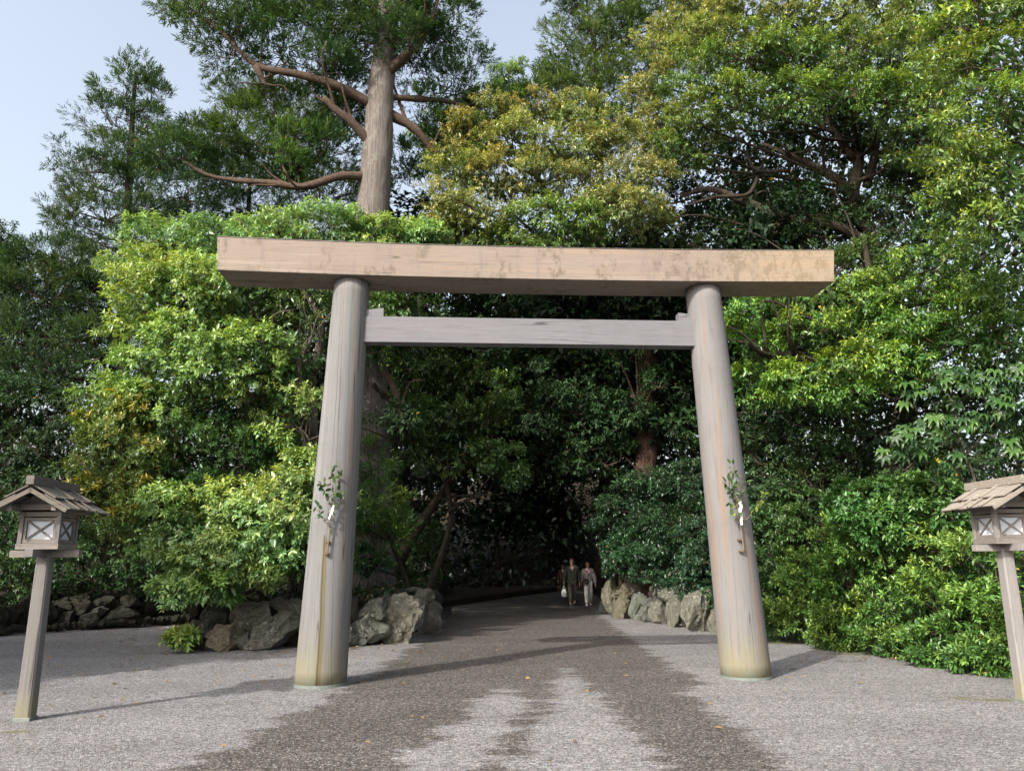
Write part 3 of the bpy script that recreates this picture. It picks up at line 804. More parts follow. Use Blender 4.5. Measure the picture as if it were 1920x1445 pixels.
def pt_from_px(px, py): q = G(px, py); return (q[0], q[1], 0)
LL = pt_from_px(47, 1350); LRt = pt_from_px(1925, 1317)
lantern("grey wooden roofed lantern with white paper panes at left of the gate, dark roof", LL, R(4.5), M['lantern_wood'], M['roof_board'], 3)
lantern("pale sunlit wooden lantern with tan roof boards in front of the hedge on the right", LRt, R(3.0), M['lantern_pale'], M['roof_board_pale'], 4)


# ------------------------------------------------------------------ dry stone walls
def stone_mesh(seed, sub=4):
    g = np.random.default_rng(seed)
    bm = bmesh.new(); bmesh.ops.create_icosphere(bm, subdivisions=sub, radius=1.0)
    v = np.array([p.co[:] for p in bm.verts])
    # facets: clip by a few random planes, then roughen
    v = np.sign(v) * np.abs(v) ** 0.72
    for k in range(14):
        n = unit(g.normal(size=3)); d = g.uniform(0.50, 0.92)
        s = v @ n; v -= np.where(s > d, (s - d) * 1.0, 0)[:, None] * n
    v = v * (1 + 0.10 * wave3(v, 3.0, seed) - 0.13 * np.abs(wave3(v, 5.5, seed + 1)) + 0.05 * wave3(v, 15.0, seed + 3) + 0.03 * wave3(v, 32.0, seed + 4) + 0.012 * g.normal(size=len(v)))[:, None]
    v /= np.abs(v).max(0)
    for p, c in zip(bm.verts, v): p.co = c
    me = bpy.data.meshes.new("stone"); bm.to_mesh(me); bm.free()
    return me
STONES = {}
def stone_wall(label, rows, mat, at, seed, group=None):
    g = random.Random(seed); root = thing("stone_wall", label, "stone wall", at)
    if group: root["group"] = group
    for i, r in enumerate(rows):
        x0, y0, x1, y1, Y = r[:5]; mt = M[r[5]] if len(r) > 5 else M[mat]; tilt = r[6] if len(r) > 6 else g.uniform(-0.12, 0.12)
        c = P((x0 + x1) / 2, (y0 + y1) / 2, Y); k = mpp(Y) * 1.02
        w, h = (x1 - x0) * k / 2 * 1.18, (y1 - y0) * k / 2 * 1.2
        key = (g.randrange(22), mt.name)
        if key not in STONES:
            me = stone_mesh(100 + key[0]); me.materials.append(mt); STONES[key] = me
        o = link("stone", STONES[key], None, root)
        o.location = tuple(c + np.array([0, min(w, h) * 0.3, 0]) - np.array(at)); o.scale = (w, (w + h) / 2 * 0.85, h)
        o.rotation_euler = (g.uniform(-0.08, 0.08), tilt, g.uniform(-0.3, 0.3))
    return root

near_left = [
    (385, 1172, 455, 1222, 15.45, 'pale_rock'), (354, 1199, 380, 1221, 15.6, 'pale_rock'), (357, 1159, 374, 1184, 15.9, 'pale_rock'), (371, 1158, 397, 1208, 15.8, 'rock'),
    (341, 1180, 362, 1214, 16.0, 'rock'), (378, 1130, 425, 1176, 16.0), (424, 1124, 506, 1184, 16.0), (500, 1119, 550, 1146, 16.1), (446, 1160, 566, 1216, 15.75, 'rock', -0.35),
    (440, 1190, 470, 1218, 15.55), (545, 1122, 600, 1170, 16.1), (560, 1165, 620, 1212, 15.9), (600, 1120, 660, 1165, 16.2), (616, 1160, 660, 1208, 16.0),
    (653, 1122, 677, 1178, 16.4, 'dark_rock'), (673, 1120, 736, 1166, 16.5, 'rock'), (650, 1158, 718, 1209, 16.3, 'green_rock'), (718, 1112, 783, 1203, 16.7, 'green_rock', 0.12),
    (708, 1160, 725, 1180, 16.6, 'rock'), (768, 1106, 812, 1142, 18.3, 'green_rock'), (778, 1130, 800, 1190, 17.8, 'rock'), (788, 1140, 823, 1186, 18.4, 'rock'), (762, 1101, 793, 1114, 19.0, 'rock'),
    (800, 1124, 826, 1160, 20.0, 'rock'), (808, 1110, 834, 1136, 23.0, 'dark_rock'), (735, 1104, 765, 1122, 17.6, 'dark_rock'), (690, 1110, 725, 1126, 17.2, 'dark_rock')]
stone_wall("low wall of mossy boulders behind the left gate column and below the tall cedar", near_left, 'rock', (-4.0, 15.6, 0), 5)
right_wall = [
    (1131, 1090, 1157, 1156, 24.4, 'pale_rock'), (1150, 1091, 1212, 1121, 24.0, 'pale_rock'), (1155, 1115, 1187, 1162, 23.4, 'pale_rock'), (1184, 1110, 1214, 1164, 22.6, 'green_rock'),
    (1211, 1097, 1257, 1132, 22.2, 'green_rock'), (1213, 1126, 1258, 1172, 21.4, 'green_rock'), (1240, 1101, 1292, 1137, 21.0, 'green_rock'), (1251, 1126, 1285, 1178, 20.2, 'green_rock', 0.25),
    (1281, 1101, 1342, 1189, 19.0, 'green_rock'), (1322, 1104, 1350, 1130, 19.0, 'rock'), (1205, 1150, 1222, 1168, 22.0, 'rock'), (1335, 1120, 1385, 1190, 18.7, 'green_rock'),
    (1180, 1098, 1215, 1116, 23.4, 'rock'), (1380, 1130, 1425, 1192, 18.3, 'rock'), (1125, 1120, 1145, 1150, 25.5, 'rock')]
stone_wall("low wall of pale lichened boulders at the right edge of the path near the walkers", right_wall, 'green_rock', (4.4, 19.5, 0), 6)
far_left = [(0, 1128, 30, 1184, 19.5), (27, 1122, 54, 1176, 19.9), (52, 1126, 100, 1178, 20.2), (96, 1122, 135, 1150, 20.6), (100, 1145, 140, 1174, 20.5), (114, 1119, 168, 1158, 20.9, 'dark_rock'),
            (163, 1135, 200, 1158, 21.0, 'rock'), (174, 1119, 222, 1141, 21.2), (219, 1117, 262, 1140, 21.5), (186, 1139, 259, 1170, 21.2, 'dark_rock', -0.3), (259, 1122, 294, 1160, 21.9), (140, 1152, 190, 1174, 20.8),
            (291, 1154, 322, 1170, 22.0), (290, 1120, 330, 1156, 22.4), (328, 1125, 370, 1160, 22.8), (-40, 1125, 2, 1190, 19.0), (-90, 1125, -38, 1196, 18.5), (325, 1150, 360, 1168, 22.5)]
gg = random.Random(9)
for k in range(30):
    x = -20 + k * 12.5; yb = 1190 - (x + 20) * 0.07
    far_left.append((x, yb - 12 - gg.uniform(0, 5), x + gg.uniform(12, 19), yb, 18.9 + k * 0.11))
stone_wall("shaded low boulder wall behind the left lantern at the foot of dark bushes", far_left, 'dark_rock', (-10.5, 21, 0), 7)


# ------------------------------------------------------------------ sakaki branches tied to the columns
def column_front(sgn, z, ang=0.0):
    hb, lean = COLAX[sgn]; t = z / HC; r = 0.352 * (1 - t) + 0.268 * t
    lx = sgn * hb - sgn * lean * t + (r + 0.02) * math.sin(ang); ly = -(r + 0.02) * math.cos(ang)
    return TO + TX * lx + TY * ly + np.array([0, 0, z])

def leaf_mesh_single(name, L, W, mat, col):
    V = []; C = []
    ring = [(0, 0), (0.25, 0.42), (0.55, 0.5), (0.8, 0.3), (1, 0)]
    v = [(0, 0, 0)]
    for t, w in ring[1:-1]: v += [(w * W, t * L, 0.12 * W - 0.12 * L * t * t), (0, t * L, -0.12 * L * t * t), (-w * W, t * L, 0.12 * W - 0.12 * L * t * t)]
    v.append((0, L, -0.12 * L))
    f = [(0, 1, 2), (0, 2, 3), (1, 4, 5), (1, 5, 2), (2, 5, 6), (2, 6, 3), (4, 7, 8), (4, 8, 5), (5, 8, 9), (5, 9, 6), (7, 10, 8), (8, 10, 9)]
    return mesh_np(name, v, f, mat, np.tile(np.array([*col, 1.0]), (len(v), 1)), True)
SAK = [leaf_mesh_single("leaf", 0.085, 0.042, M['leaf_gloss'], c) for c in ((0.03, 0.075, 0.022), (0.045, 0.10, 0.025), (0.025, 0.06, 0.02))]
SAKY = [leaf_mesh_single("leaf", 0.085, 0.042, M['leaf_gloss'], c) for c in ((0.10, 0.15, 0.03), (0.16, 0.20, 0.04))]
M['stem'] = mat_plain("stem", (0.15, 0.115, 0.08), 0.7, 0.2, 0.25, 12)
M['white'] = mat_plain("white_paper", (0.8, 0.8, 0.78), 0.8, 0.1, 0.04, 30)
M['tie'] = mat_plain("tie_band", (0.12, 0.07, 0.045), 0.8, 0.1, 0.2, 20)

def sprig(label, sgn, twigs, seed, strips, ztie):
    g = np.random.default_rng(seed)
    at = column_front(sgn, ztie); root = thing("sakaki_branch", label, "branch", at, 0, "sakaki branches tied to the gate columns")
    for (pts, r, nl, yel) in twigs:
        W3 = [column_front(sgn, z, a) + (-TY) * out for (z, a, out) in pts]
        sp = spline(W3, 6)
        mb = MB(); mb.tube([p - at for p in sp], list(np.linspace(r, r * 0.4, len(sp))), 6); mb.build("stem", M['stem'], root, smooth=True)
        for k in range(nl):
            i = int(len(sp) * (0.35 + 0.64 * (k + g.random()) / nl)); i = min(i, len(sp) - 1)
            pos = sp[i] - at + g.normal(0, 0.012, 3) - TY * abs(g.normal(0, 0.02))
            o = link("leaf", (SAKY if g.random() < yel else SAK)[g.integers(2)], None, root)
            d = unit(sp[min(i + 1, len(sp) - 1)] - sp[max(i - 1, 0)] + 0.9 * g.normal(size=3) - TY * 0.35 - np.array([0, 0, 0.3]))
            o.location = tuple(pos); o.rotation_euler = Vector(d.tolist()).to_track_quat('Y', 'Z').to_euler(); s = g.uniform(0.7, 1.25); o.scale = (s, s, s)
            o.rotation_euler.rotate_axis('Y', g.uniform(-1.2, 1.2))
    for (z, a, out, w, h, rl) in strips:
        p = column_front(sgn, z, a) - TY * out - at; mb = MB()
        rot = Matrix.Rotation(rl, 3, 'Y')
        for k in range(3): mb.box(Vector(p.tolist()) + rot @ Vector(((k % 2) * w * 0.45, -0.004 * k, -h * k * 0.9)), (w, 0.004, h), rot)
        mb.build("paper_streamer", M['white'], root)
    for dz in (0.0, 0.16):
        p = column_front(sgn, ztie + dz) - at; mb = MB(); mb.box(p - TY * 0.002, (0.05, 0.05, 0.022)); mb.build("tie_band", M['tie'], root)
    return root
sprig("sakaki branch with dark round leaves tied to the left gate column", -1, [
    ([(1.72, .03, .02), (2.1, .06, .03), (2.45, .16, .05), (2.68, .28, .08), (2.88, .36, .08)], 0.012, 26, .1),
    ([(2.45, .16, .05), (2.62, .10, .12), (2.85, .04, .14), (2.95, .20, .14)], 0.006, 14, .1), ([(2.35, .12, .05), (2.5, -.12, .12), (2.62, -.32, .14), (2.7, -.30, .14)], 0.006, 14, 0),
    ([(2.1, .06, .04), (2.2, -.2, .1), (2.28, -.38, .14), (2.42, -.42, .16)], 0.006, 14, 0), ([(2.5, .2, .06), (2.52, .4, .12), (2.6, .55, .14)], 0.006, 14, .15)], 3,
    [(2.36, .14, .09, .022, .07, .3)], 1.74)
sprig("sakaki branch with white paper streamer tied to the right gate column", 1, [
    ([(1.72, .12, .02), (2.1, .10, .03), (2.4, .02, .06), (2.62, -.12, .1), (2.8, -.30, .12)], 0.012, 24, .1),
    ([(2.4, .02, .06), (2.6, .08, .12), (2.8, .0, .14), (2.98, -.14, .14)], 0.006, 14, .1), ([(2.12, .10, .04), (2.22, -.12, .1), (2.35, -.32, .14), (2.4, -.40, .14)], 0.006, 12, .1),
    ([(2.14, .12, .04), (2.2, .36, .14), (2.32, .62, .3), (2.45, .85, .5), (2.52, 1.0, .62)], 0.007, 20, .75), ([(2.5, .0, .06), (2.58, -.3, .12), (2.74, -.5, .15)], 0.006, 14, 0), ([(2.45, .04, .08), (2.55, .3, .14), (2.72, .42, .2)], 0.006, 12, .3)], 4,
    [(2.42, .12, .10, .035, .06, .1), (2.30, .08, .09, .03, .085, -.05)], 1.74)


# ------------------------------------------------------------------ trees, shrubs, hedge
def T(x, y, z=0.6): return (x, y, z)

# big bright evergreen at the left, above the boulders
tree("broadleaf_tree", "bright green broadleaf tree whose crown fills the space left of the gate", "tree", T(-4.7, 17.6),
     [(345, 468, 17.6, 92, 48), (430, 455, 18, 78, 38), (520, 465, 18.2, 86, 46), (610, 452, 18.6, 76, 40), (700, 458, 18.8, 72, 30), (780, 448, 18.8, 55, 25), (262, 515, 17.2, 62, 52), (328, 580, 16.6, 92, 74), (420, 550, 17, 110, 80),
      (560, 560, 17.8, 80, 80, 'oakdim'), (640, 600, 18.2, 70, 60, 'oakdim'), (290, 690, 16.4, 82, 60), (360, 670, 16.1, 85, 60), (470, 700, 16.4, 85, 60), (230, 762, 16.6, 58, 50), (300, 770, 16.5, 60, 40), (540, 760, 16.6, 55, 60), (420, 790, 16.8, 70, 45, 'oakdim'), (545, 660, 17.4, 60, 60, 'oakdim'), (530, 830, 16.6, 50, 40), (760, 590, 18.6, 50, 60, 'oakdim')],
     'oak', None, [(560, 1050, 17.4), (585, 800, 17.5), (570, 640, 17.7), (520, 500, 17.8)], 0.24, 0.05, 'grey_bark', 1.0,
     [([(590, 720, 17.4), (545, 660, 17.0), (500, 640, 16.6), (440, 660, 16.3)], .10, .03), ([(585, 820, 17.3), (560, 700, 16.8), (575, 650, 16.6)], .09, .04), ([(590, 700, 17.5), (600, 600, 17.2), (545, 520, 17.2), (470, 490, 17.3)], .12, .03),
      ([(565, 860, 16.6), (572, 830, 16.5), (562, 800, 16.4)], .035, .03), ([(572, 870, 16.6), (580, 830, 16.4), (568, 806, 16.3)], .03, .025)], 0.5, 21)
tree("shrub", "yellow tinged shrub with whorled leaves behind the left lantern roof", "shrub", T(-6.4, 17.7),
     [(225, 800, 16.2, 48, 46), (210, 865, 16.1, 52, 52), (240, 860, 15.9, 60, 55), (270, 800, 16.3, 55, 45), (198, 935, 16, 36, 46), (230, 940, 15.8, 60, 50), (300, 930, 16.2, 50, 50, 'green')], 'yellowish', None, None, 0.07, 0.03, 'dark_bark', 1.0, seed=22)
tree("shrub", "dark dense bush in the middle of the left thicket", "shrub", T(-6.2, 17.8),
     [(350, 850, 16.7, 75, 65), (420, 860, 16.6, 70, 65), (480, 850, 16.8, 55, 60), (340, 940, 16.6, 60, 50), (420, 950, 16.5, 70, 55), (520, 920, 16.9, 50, 50)], 'hedgedim', None, None, 0.08, 0.03, 'dark_bark', 0.9, seed=23)
tree("young_tree", "sunlit young evergreen drooping over the boulders beside the left gate column", "tree", T(-5.6, 16.6),
     [(300, 975, 15.6, 50, 42), (360, 1010, 15.4, 56, 40), (365, 1070, 15.2, 45, 26), (430, 1045, 15.3, 56, 38), (410, 1100, 15.2, 34, 12), (330, 1112, 15.0, 26, 12), (480, 1000, 15.4, 65, 55), (545, 950, 15.5, 60, 55), (540, 1030, 15.5, 55, 40), (490, 1065, 15.4, 50, 22), (560, 890, 15.9, 45, 40), (430, 960, 15.8, 60, 40), (590, 1000, 15.6, 40, 50), (620, 930, 16.2, 40, 60, 'oakdim'), (600, 1070, 16, 50, 30, 'oakdim')],
     'oak', None, None, 0.07, 0.025, 'grey_bark', 1.0, seed=24)
tree("seedling", "small leafy sprout at the foot of the pale boulder", "plant", (*G(338, 1206)[:2], 0.0), [(338, 1200, 15.2, 6, 3)], 'oak', None, None, 0.012, 0.006, 'dark_bark', 0.2, seed=25)

# the giant cedar
tree("giant_cedar", "huge old cedar with bare grey trunk and heavy limbs rising behind the gate", "tree", T(-3.75, 20.6),
     [(735, 25, 19.4, 50, 34), (690, 55, 19.5, 40, 26), (760, 75, 19.5, 36, 24), (345, 15, 19.5, 42, 22), (395, 50, 19.5, 52, 40), (440, 100, 19.6, 50, 42), (480, 50, 19.8, 52, 50), (540, 85, 20, 60, 50), (560, 20, 20.2, 55, 35), (620, 60, 20.2, 60, 50), (650, 10, 20.4, 60, 40), (600, 130, 20, 50, 35),
      (700, 20, 21.4, 60, 40), (760, 10, 20.6, 60, 40), (830, 40, 20.4, 50, 40), (790, 100, 21, 55, 45), (850, 60, 21, 40, 40), (880, 150, 21.2, 38, 36), (830, 170, 21.2, 50, 36), (905, 195, 21.4, 30, 22), (790, 225, 21, 40, 36), (845, 262, 21.2, 45, 32), (640, 95, 21.5, 55, 45),
      (520, 220, 20.8, 60, 40, 'cedarlit'), (455, 250, 20.6, 60, 38, 'cedarlit'), (590, 215, 21, 50, 35), (400, 275, 20.2, 55, 34), (345, 300, 20, 50, 34), (520, 285, 20.4, 65, 42, 'cedarlit'), (600, 290, 20.8, 60, 45), (650, 250, 21.4, 45, 50), (440, 320, 20.6, 50, 30), (560, 350, 21.2, 60, 36), (630, 365, 21.4, 50, 36), (310, 270, 19.8, 30, 26), (770, 310, 21.8, 50, 40), (640, 170, 21.2, 36, 30)],
     'cedar', None, [(692, 900, 20.4), (690, 640, 20.4), (697, 430, 20.4), (708, 280, 20.4), (714, 170, 20.4), (725, 60, 20.5), (738, -120, 20.6)], 0.60, 0.31, 'cedar_bark', 0.95,
     [([(712, 205, 20.4), (640, 165, 19.9), (560, 140, 19.6), (480, 122, 19.5), (415, 60, 19.5), (345, 8, 19.4)], .16, .03), ([(716, 145, 20.4), (765, 100, 20.0), (795, 60, 19.9), (803, 14, 19.9)], .17, .11),
      ([(704, 334, 20.4), (640, 330, 19.9), (570, 350, 19.7), (500, 342, 19.6), (440, 338, 19.6), (385, 326, 19.6), (335, 295, 19.7)], .14, .03), ([(715, 182, 20.4), (790, 186, 20.6), (845, 192, 20.9), (890, 208, 21.2)], .11, .03),
      ([(712, 205, 20.4), (775, 240, 20.6), (810, 280, 20.9), (850, 310, 21.2)], .16, .07), ([(708, 285, 20.4), (665, 235, 20), (635, 210, 19.8), (606, 184, 19.7)], .14, .09), ([(480, 124, 19.5), (500, 165, 19.6)], .10, .05), ([(722, 150, 20.4), (715, 80, 20.5), (700, 10, 20.6)], .12, .04), ([(735, 130, 20.5), (740, 60, 20.8), (725, -40, 21)], .14, .05), ([(690, 650, 20.2), (735, 720, 19.8), (752, 790, 19.6), (745, 830, 19.7)], .10, .06)],
     0.4, 31, False, None, 0.07, 22, 'limb_bark')

# conifers against the sky, farther back
tree("conifer", "slender pointed conifer standing against the sky at upper left", "tree", T(-16.5, 34),
     [(255, 148, 34, 26, 22), (235, 180, 34, 42, 28), (280, 190, 34, 36, 26), (215, 235, 34, 46, 32), (265, 245, 34, 50, 34), (200, 290, 34, 42, 28), (260, 300, 34, 55, 34), (140, 300, 34, 40, 26), (115, 310, 34, 26, 20), (330, 290, 34.4, 36, 30), (180, 350, 34, 60, 30), (270, 360, 34, 60, 36), (140, 400, 34, 45, 28), (200, 410, 34, 70, 36), (290, 420, 34, 60, 36), (120, 420, 34, 24, 16), (170, 450, 34, 60, 36), (345, 370, 34.5, 50, 40)],
     'cedarfar', "conifers against the sky", [(228, 700, 34), (236, 480, 34), (246, 260, 34), (254, 135, 34)], 0.42, 0.06, 'dark_bark', 0.85, seed=41, limb_r=0.3)
tree("conifer", "dim green conifer crown filling the gap between pointed conifer and giant cedar", "tree", T(-12.5, 38),
     [(430, 190, 38, 34, 26), (465, 170, 38.4, 40, 30), (370, 260, 38, 40, 28), (430, 260, 38, 50, 36), (350, 330, 38, 56, 36), (420, 350, 38, 60, 40), (500, 330, 38.4, 60, 50), (370, 410, 38, 70, 36), (480, 420, 38, 70, 40), (560, 400, 38.5, 60, 50), (530, 200, 38.4, 44, 36), (590, 260, 38.8, 50, 60), (600, 370, 38.8, 60, 60)],
     'cedarfar', "conifers against the sky", None, 0.45, 0.08, 'dark_bark', 0.75, seed=42, limb_r=0.3)
tree("conifer", "tall conifer with hanging sprays at top right of the sky gap", "tree", T(4.2, 35),
     [(1080, 30, 35, 50, 38), (1140, 20, 35, 60, 50), (1060, 75, 35, 40, 30), (1110, 90, 35, 60, 44), (1180, 80, 35, 60, 50), (1240, 40, 35.4, 60, 60), (1060, 130, 35, 44, 28), (1120, 150, 35, 56, 40), (1190, 150, 35, 60, 44), (1000, 165, 35, 46, 26), (1050, 180, 35, 60, 34), (960, 180, 35, 40, 22), (1120, 210, 35.4, 70, 44), (1180, 230, 35.4, 60, 50), (1000, 210, 35.2, 60, 36), (1300, 30, 35.6, 60, 70), (1090, -30, 35, 70, 40), (1200, -30, 35, 80, 50)],
     'cedarfarlit', "conifers against the sky", None, 0.5, 0.1, 'dark_bark', 0.75, seed=43, limb_r=0.3)
tree("broadleaf_tree", "light crowned broadleaf tree peeping up in the sky gap beside the cedar", "tree", T(-5.5, 33),
     [(950, 150, 33, 30, 26), (968, 130, 33, 20, 14), (935, 190, 33, 40, 34), (910, 240, 33, 50, 40), (850, 240, 33.4, 50, 40), (870, 300, 33.4, 70, 50), (800, 290, 33, 40, 44)],
     'green', None, None, 0.3, 0.06, 'dark_bark', 0.6, seed=44)

# far left
tree("broadleaf_tree", "small dark crown cut by the left edge against the sky", "tree", T(-18.6, 27),
     [(8, 450, 27, 30, 24), (20, 480, 27, 26, 24), (-20, 500, 27, 40, 40)], 'dim', None, None, 0.2, 0.05, 'dark_bark', 0.9, seed=51)
tree("conifer", "dark feathery conifer filling the far left behind the lantern", "tree", T(-14.0, 27),
     [(95, 490, 27, 60, 30), (150, 520, 27, 55, 40), (45, 530, 27, 50, 36), (100, 560, 26.6, 70, 44), (30, 600, 26.6, 55, 44), (170, 590, 26.6, 50, 44), (100, 640, 26.4, 70, 44), (30, 690, 26.2, 50, 44), (160, 670, 26.4, 50, 44), (-20, 640, 27, 50, 60), (120, 720, 26.2, 60, 40), (215, 560, 26.8, 50, 44), (235, 630, 26.4, 50, 50), (190, 660, 26, 50, 44), (30, 570, 29, 60, 44, 'dim'), (110, 590, 29, 60, 44, 'dim'), (20, 650, 28.6, 60, 50, 'dim'), (90, 690, 28.4, 60, 50, 'dim'), (300, 660, 24, 60, 60, 'dim'), (380, 620, 24, 60, 60, 'dim')],
     'cedarfar', None, [(205, 900, 27), (210, 640, 27), (195, 480, 27)], 0.26, 0.05, 'dark_bark', 1.0, seed=52)
tree("broadleaf_tree", "deep shaded broadleaf tree at the left edge below the feathery conifer", "tree", T(-13.2, 24),
     [(20, 770, 24, 60, 50), (90, 790, 24, 60, 45), (30, 860, 23.6, 60, 50), (120, 860, 23.8, 55, 50), (20, 940, 23.4, 60, 50), (110, 950, 23.4, 60, 50), (190, 920, 23.6, 55, 55), (-40, 820, 24, 50, 80), (250, 980, 23, 60, 55)], 'dim', None, None, 0.2, 0.06, 'dark_bark', 0.95, seed=53)
tree("hedge", "row of dark bushes growing on top of the shaded boulder wall", "hedge", T(-10.2, 22.5, 0.7),
     [(0, 1020, 21.2, 60, 50), (60, 1080, 20.8, 60, 40), (110, 1020, 21.4, 60, 50), (160, 1080, 21.6, 60, 40), (220, 1030, 21.8, 60, 50), (260, 1080, 22.2, 55, 40), (-60, 1080, 20.4, 60, 50), (310, 1040, 22.6, 60, 55), (340, 1095, 22.8, 45, 30), (390, 1050, 23, 60, 60)], 'hedgedim', None, None, 0.05, 0.02, 'dark_bark', 0.5, seed=54)

# centre, yellow flowering crown
tree("broadleaf_tree", "evergreen with orange yellow new leaves above the middle of the gate lintel", "tree", T(5.6, 21.6, 0.8),
     [(930, 232, 21.0, 50, 36), (880, 270, 20.8, 45, 32), (1000, 215, 21.2, 52, 32), (1075, 222, 21.2, 50, 34), (960, 285, 20.6, 60, 36), (1050, 285, 20.6, 62, 38), (860, 330, 20.4, 50, 34), (925, 345, 20.2, 60, 36), (1010, 345, 20.4, 60, 36), (1110, 300, 20.8, 56, 40), (835, 388, 20.2, 48, 36), (900, 410, 20.0, 60, 36), (1140, 262, 21.2, 40, 30), (850, 440, 20.2, 55, 28), (1000, 420, 20.0, 60, 38, 'green'), (1075, 430, 19.8, 60, 34, 'green'), (1160, 400, 19.8, 60, 40), (1110, 370, 20.2, 56, 40), (1180, 340, 20.4, 56, 44), (950, 460, 20.0, 60, 28, 'green')],
     'shii', None, [(1340, 900, 21.6), (1322, 640, 21.6), (1270, 520, 21.5), (1130, 470, 21.3), (1062, 420, 21.2), (1035, 380, 21.0), (1005, 330, 20.9)], 0.30, 0.08, 'dark_bark', 1.05, seed=61)
tree("broadleaf_tree", "great spreading evergreen with twisting dark limbs over the right end of the gate", "tree", T(10.4, 22.6, 0.9),
     [(1255, 95, 23.6, 50, 48), (1235, 165, 23.4, 48, 44), (1300, 40, 23.4, 60, 50), (1330, 100, 22.6, 62, 46, 'shiigreen'), (1390, 40, 22.4, 70, 44, 'shiigreen'), (1480, 30, 22, 70, 44, 'shiigreen'), (1570, 30, 21.6, 70, 44, 'shiigreen'), (1660, 30, 21.2, 70, 48, 'shiigreen'), (1740, 50, 20.4, 60, 52, 'shiigreen'), (1240, 232, 23, 48, 42), (1215, 295, 22.8, 46, 42), (1210, 360, 22.6, 50, 42), (1220, 420, 22.4, 50, 34),
      (1320, 165, 22, 62, 40, 'green'), (1400, 110, 21.6, 66, 42, 'green'), (1490, 100, 21.2, 70, 42, 'green'), (1590, 105, 20.8, 70, 44, 'green'), (1690, 120, 20.4, 64, 46, 'green'), (1300, 232, 21.6, 60, 34, 'green'), (1390, 195, 21, 60, 34, 'green'), (1480, 185, 20.6, 60, 36, 'green'), (1580, 185, 20.2, 60, 36, 'green'), (1670, 190, 20, 60, 40, 'green'), (1750, 160, 20, 50, 50, 'green'), (1280, 290, 21.8, 46, 30, 'green'), (1740, 260, 20.4, 50, 50, 'oakdim'), (1530, 140, 22, 80, 50, 'green')],
     'shii', None, [(1700, 700, 22.6), (1640, 470, 22.6), (1600, 380, 22.6), (1610, 300, 22.6), (1600, 200, 22.6)], 0.36, 0.12, 'dark_bark', 0.8,
     [([(1640, 470, 22.5), (1570, 425, 22.2), (1480, 410, 22.0), (1390, 375, 22.0), (1330, 355, 22.2), (1275, 368, 22.4)], .20, .06), ([(1610, 380, 22.5), (1560, 330, 22.4), (1500, 300, 22.6), (1430, 270, 22.8)], .17, .06), ([(1625, 350, 22.5), (1640, 290, 22.4), (1655, 220, 22.2), (1690, 170, 22.2)], .15, .05), ([(1600, 300, 22.6), (1560, 240, 22.4), (1540, 190, 22.4)], .13, .05),
      ([(1420, 335, 22.1), (1400, 365, 21.8), (1340, 370, 21.6), (1290, 385, 21.6)], .07, .04), ([(1480, 320, 22.2), (1420, 320, 22.0), (1400, 290, 22.0), (1385, 280, 22.0)], .06, .03), ([(1640, 300, 22.4), (1700, 250, 22.6), (1740, 200, 22.8)], .09, .04), ([(1550, 420, 22.3), (1520, 380, 22.5), (1490, 340, 22.8)], .10, .05)], 0.4, 62, True, None, 0.08, 14)
tree("broadleaf_tree", "light green leafy boughs hanging in at the top right corner", "tree", T(10.6, 13.0, 0.9),
     [(1840, 60, 13.2, 80, 60), (1900, 130, 12.8, 80, 70), (1830, 175, 13, 60, 50), (1890, 240, 12.8, 70, 60), (1820, 270, 13, 60, 45), (1850, 340, 12.8, 75, 50), (1910, 330, 12.6, 60, 70), (1800, 390, 13.2, 50, 36), (1870, 420, 12.8, 70, 46), (1930, 440, 12.6, 50, 60), (1790, 110, 13.6, 46, 46), (1780, 20, 14, 60, 50)],
     'green', None, [(2150, 900, 13), (2060, 500, 13), (1960, 250, 13)], 0.2, 0.06, 'grey_bark', 0.8, seed=63)
tree("broadleaf_tree", "layered bright green boughs to the right of the gate below the lintel end", "tree", T(8.3, 17.8, 0.9),
     [(1410, 575, 17, 48, 36), (1400, 640, 17, 44, 30), (1480, 545, 18.5, 60, 40, 'oakdim'), (1560, 560, 17.6, 56, 28), (1530, 620, 17, 66, 30), (1620, 590, 16.6, 60, 30), (1690, 545, 16.4, 60, 32), (1760, 500, 16, 64, 36), (1840, 500, 15.6, 60, 40), (1880, 560, 15.2, 60, 40), (1800, 560, 15.8, 60, 34), (1730, 610, 15.8, 60, 30), (1660, 655, 16, 60, 28), (1570, 690, 16.2, 64, 28), (1500, 720, 16.4, 54, 24), (1600, 735, 16, 56, 24), (1700, 690, 15.6, 56, 28), (1790, 640, 15.2, 60, 34), (1870, 640, 14.8, 60, 40), (1640, 500, 18, 60, 40, 'oakdim'), (1400, 720, 17.4, 44, 24)],
     'layer', None, [(1700, 760, 17.4), (1670, 660, 17.2), (1640, 560, 17.2), (1620, 450, 17.4)], 0.17, 0.06, 'dark_bark', 0.85,
     [([(1560, 700, 17.6), (1500, 672, 17.2), (1440, 665, 17), (1405, 640, 16.8)], .13, .09), ([(1495, 672, 17.2), (1480, 640, 17.1), (1468, 612, 17)], .06, .045)], 0.4, 64)
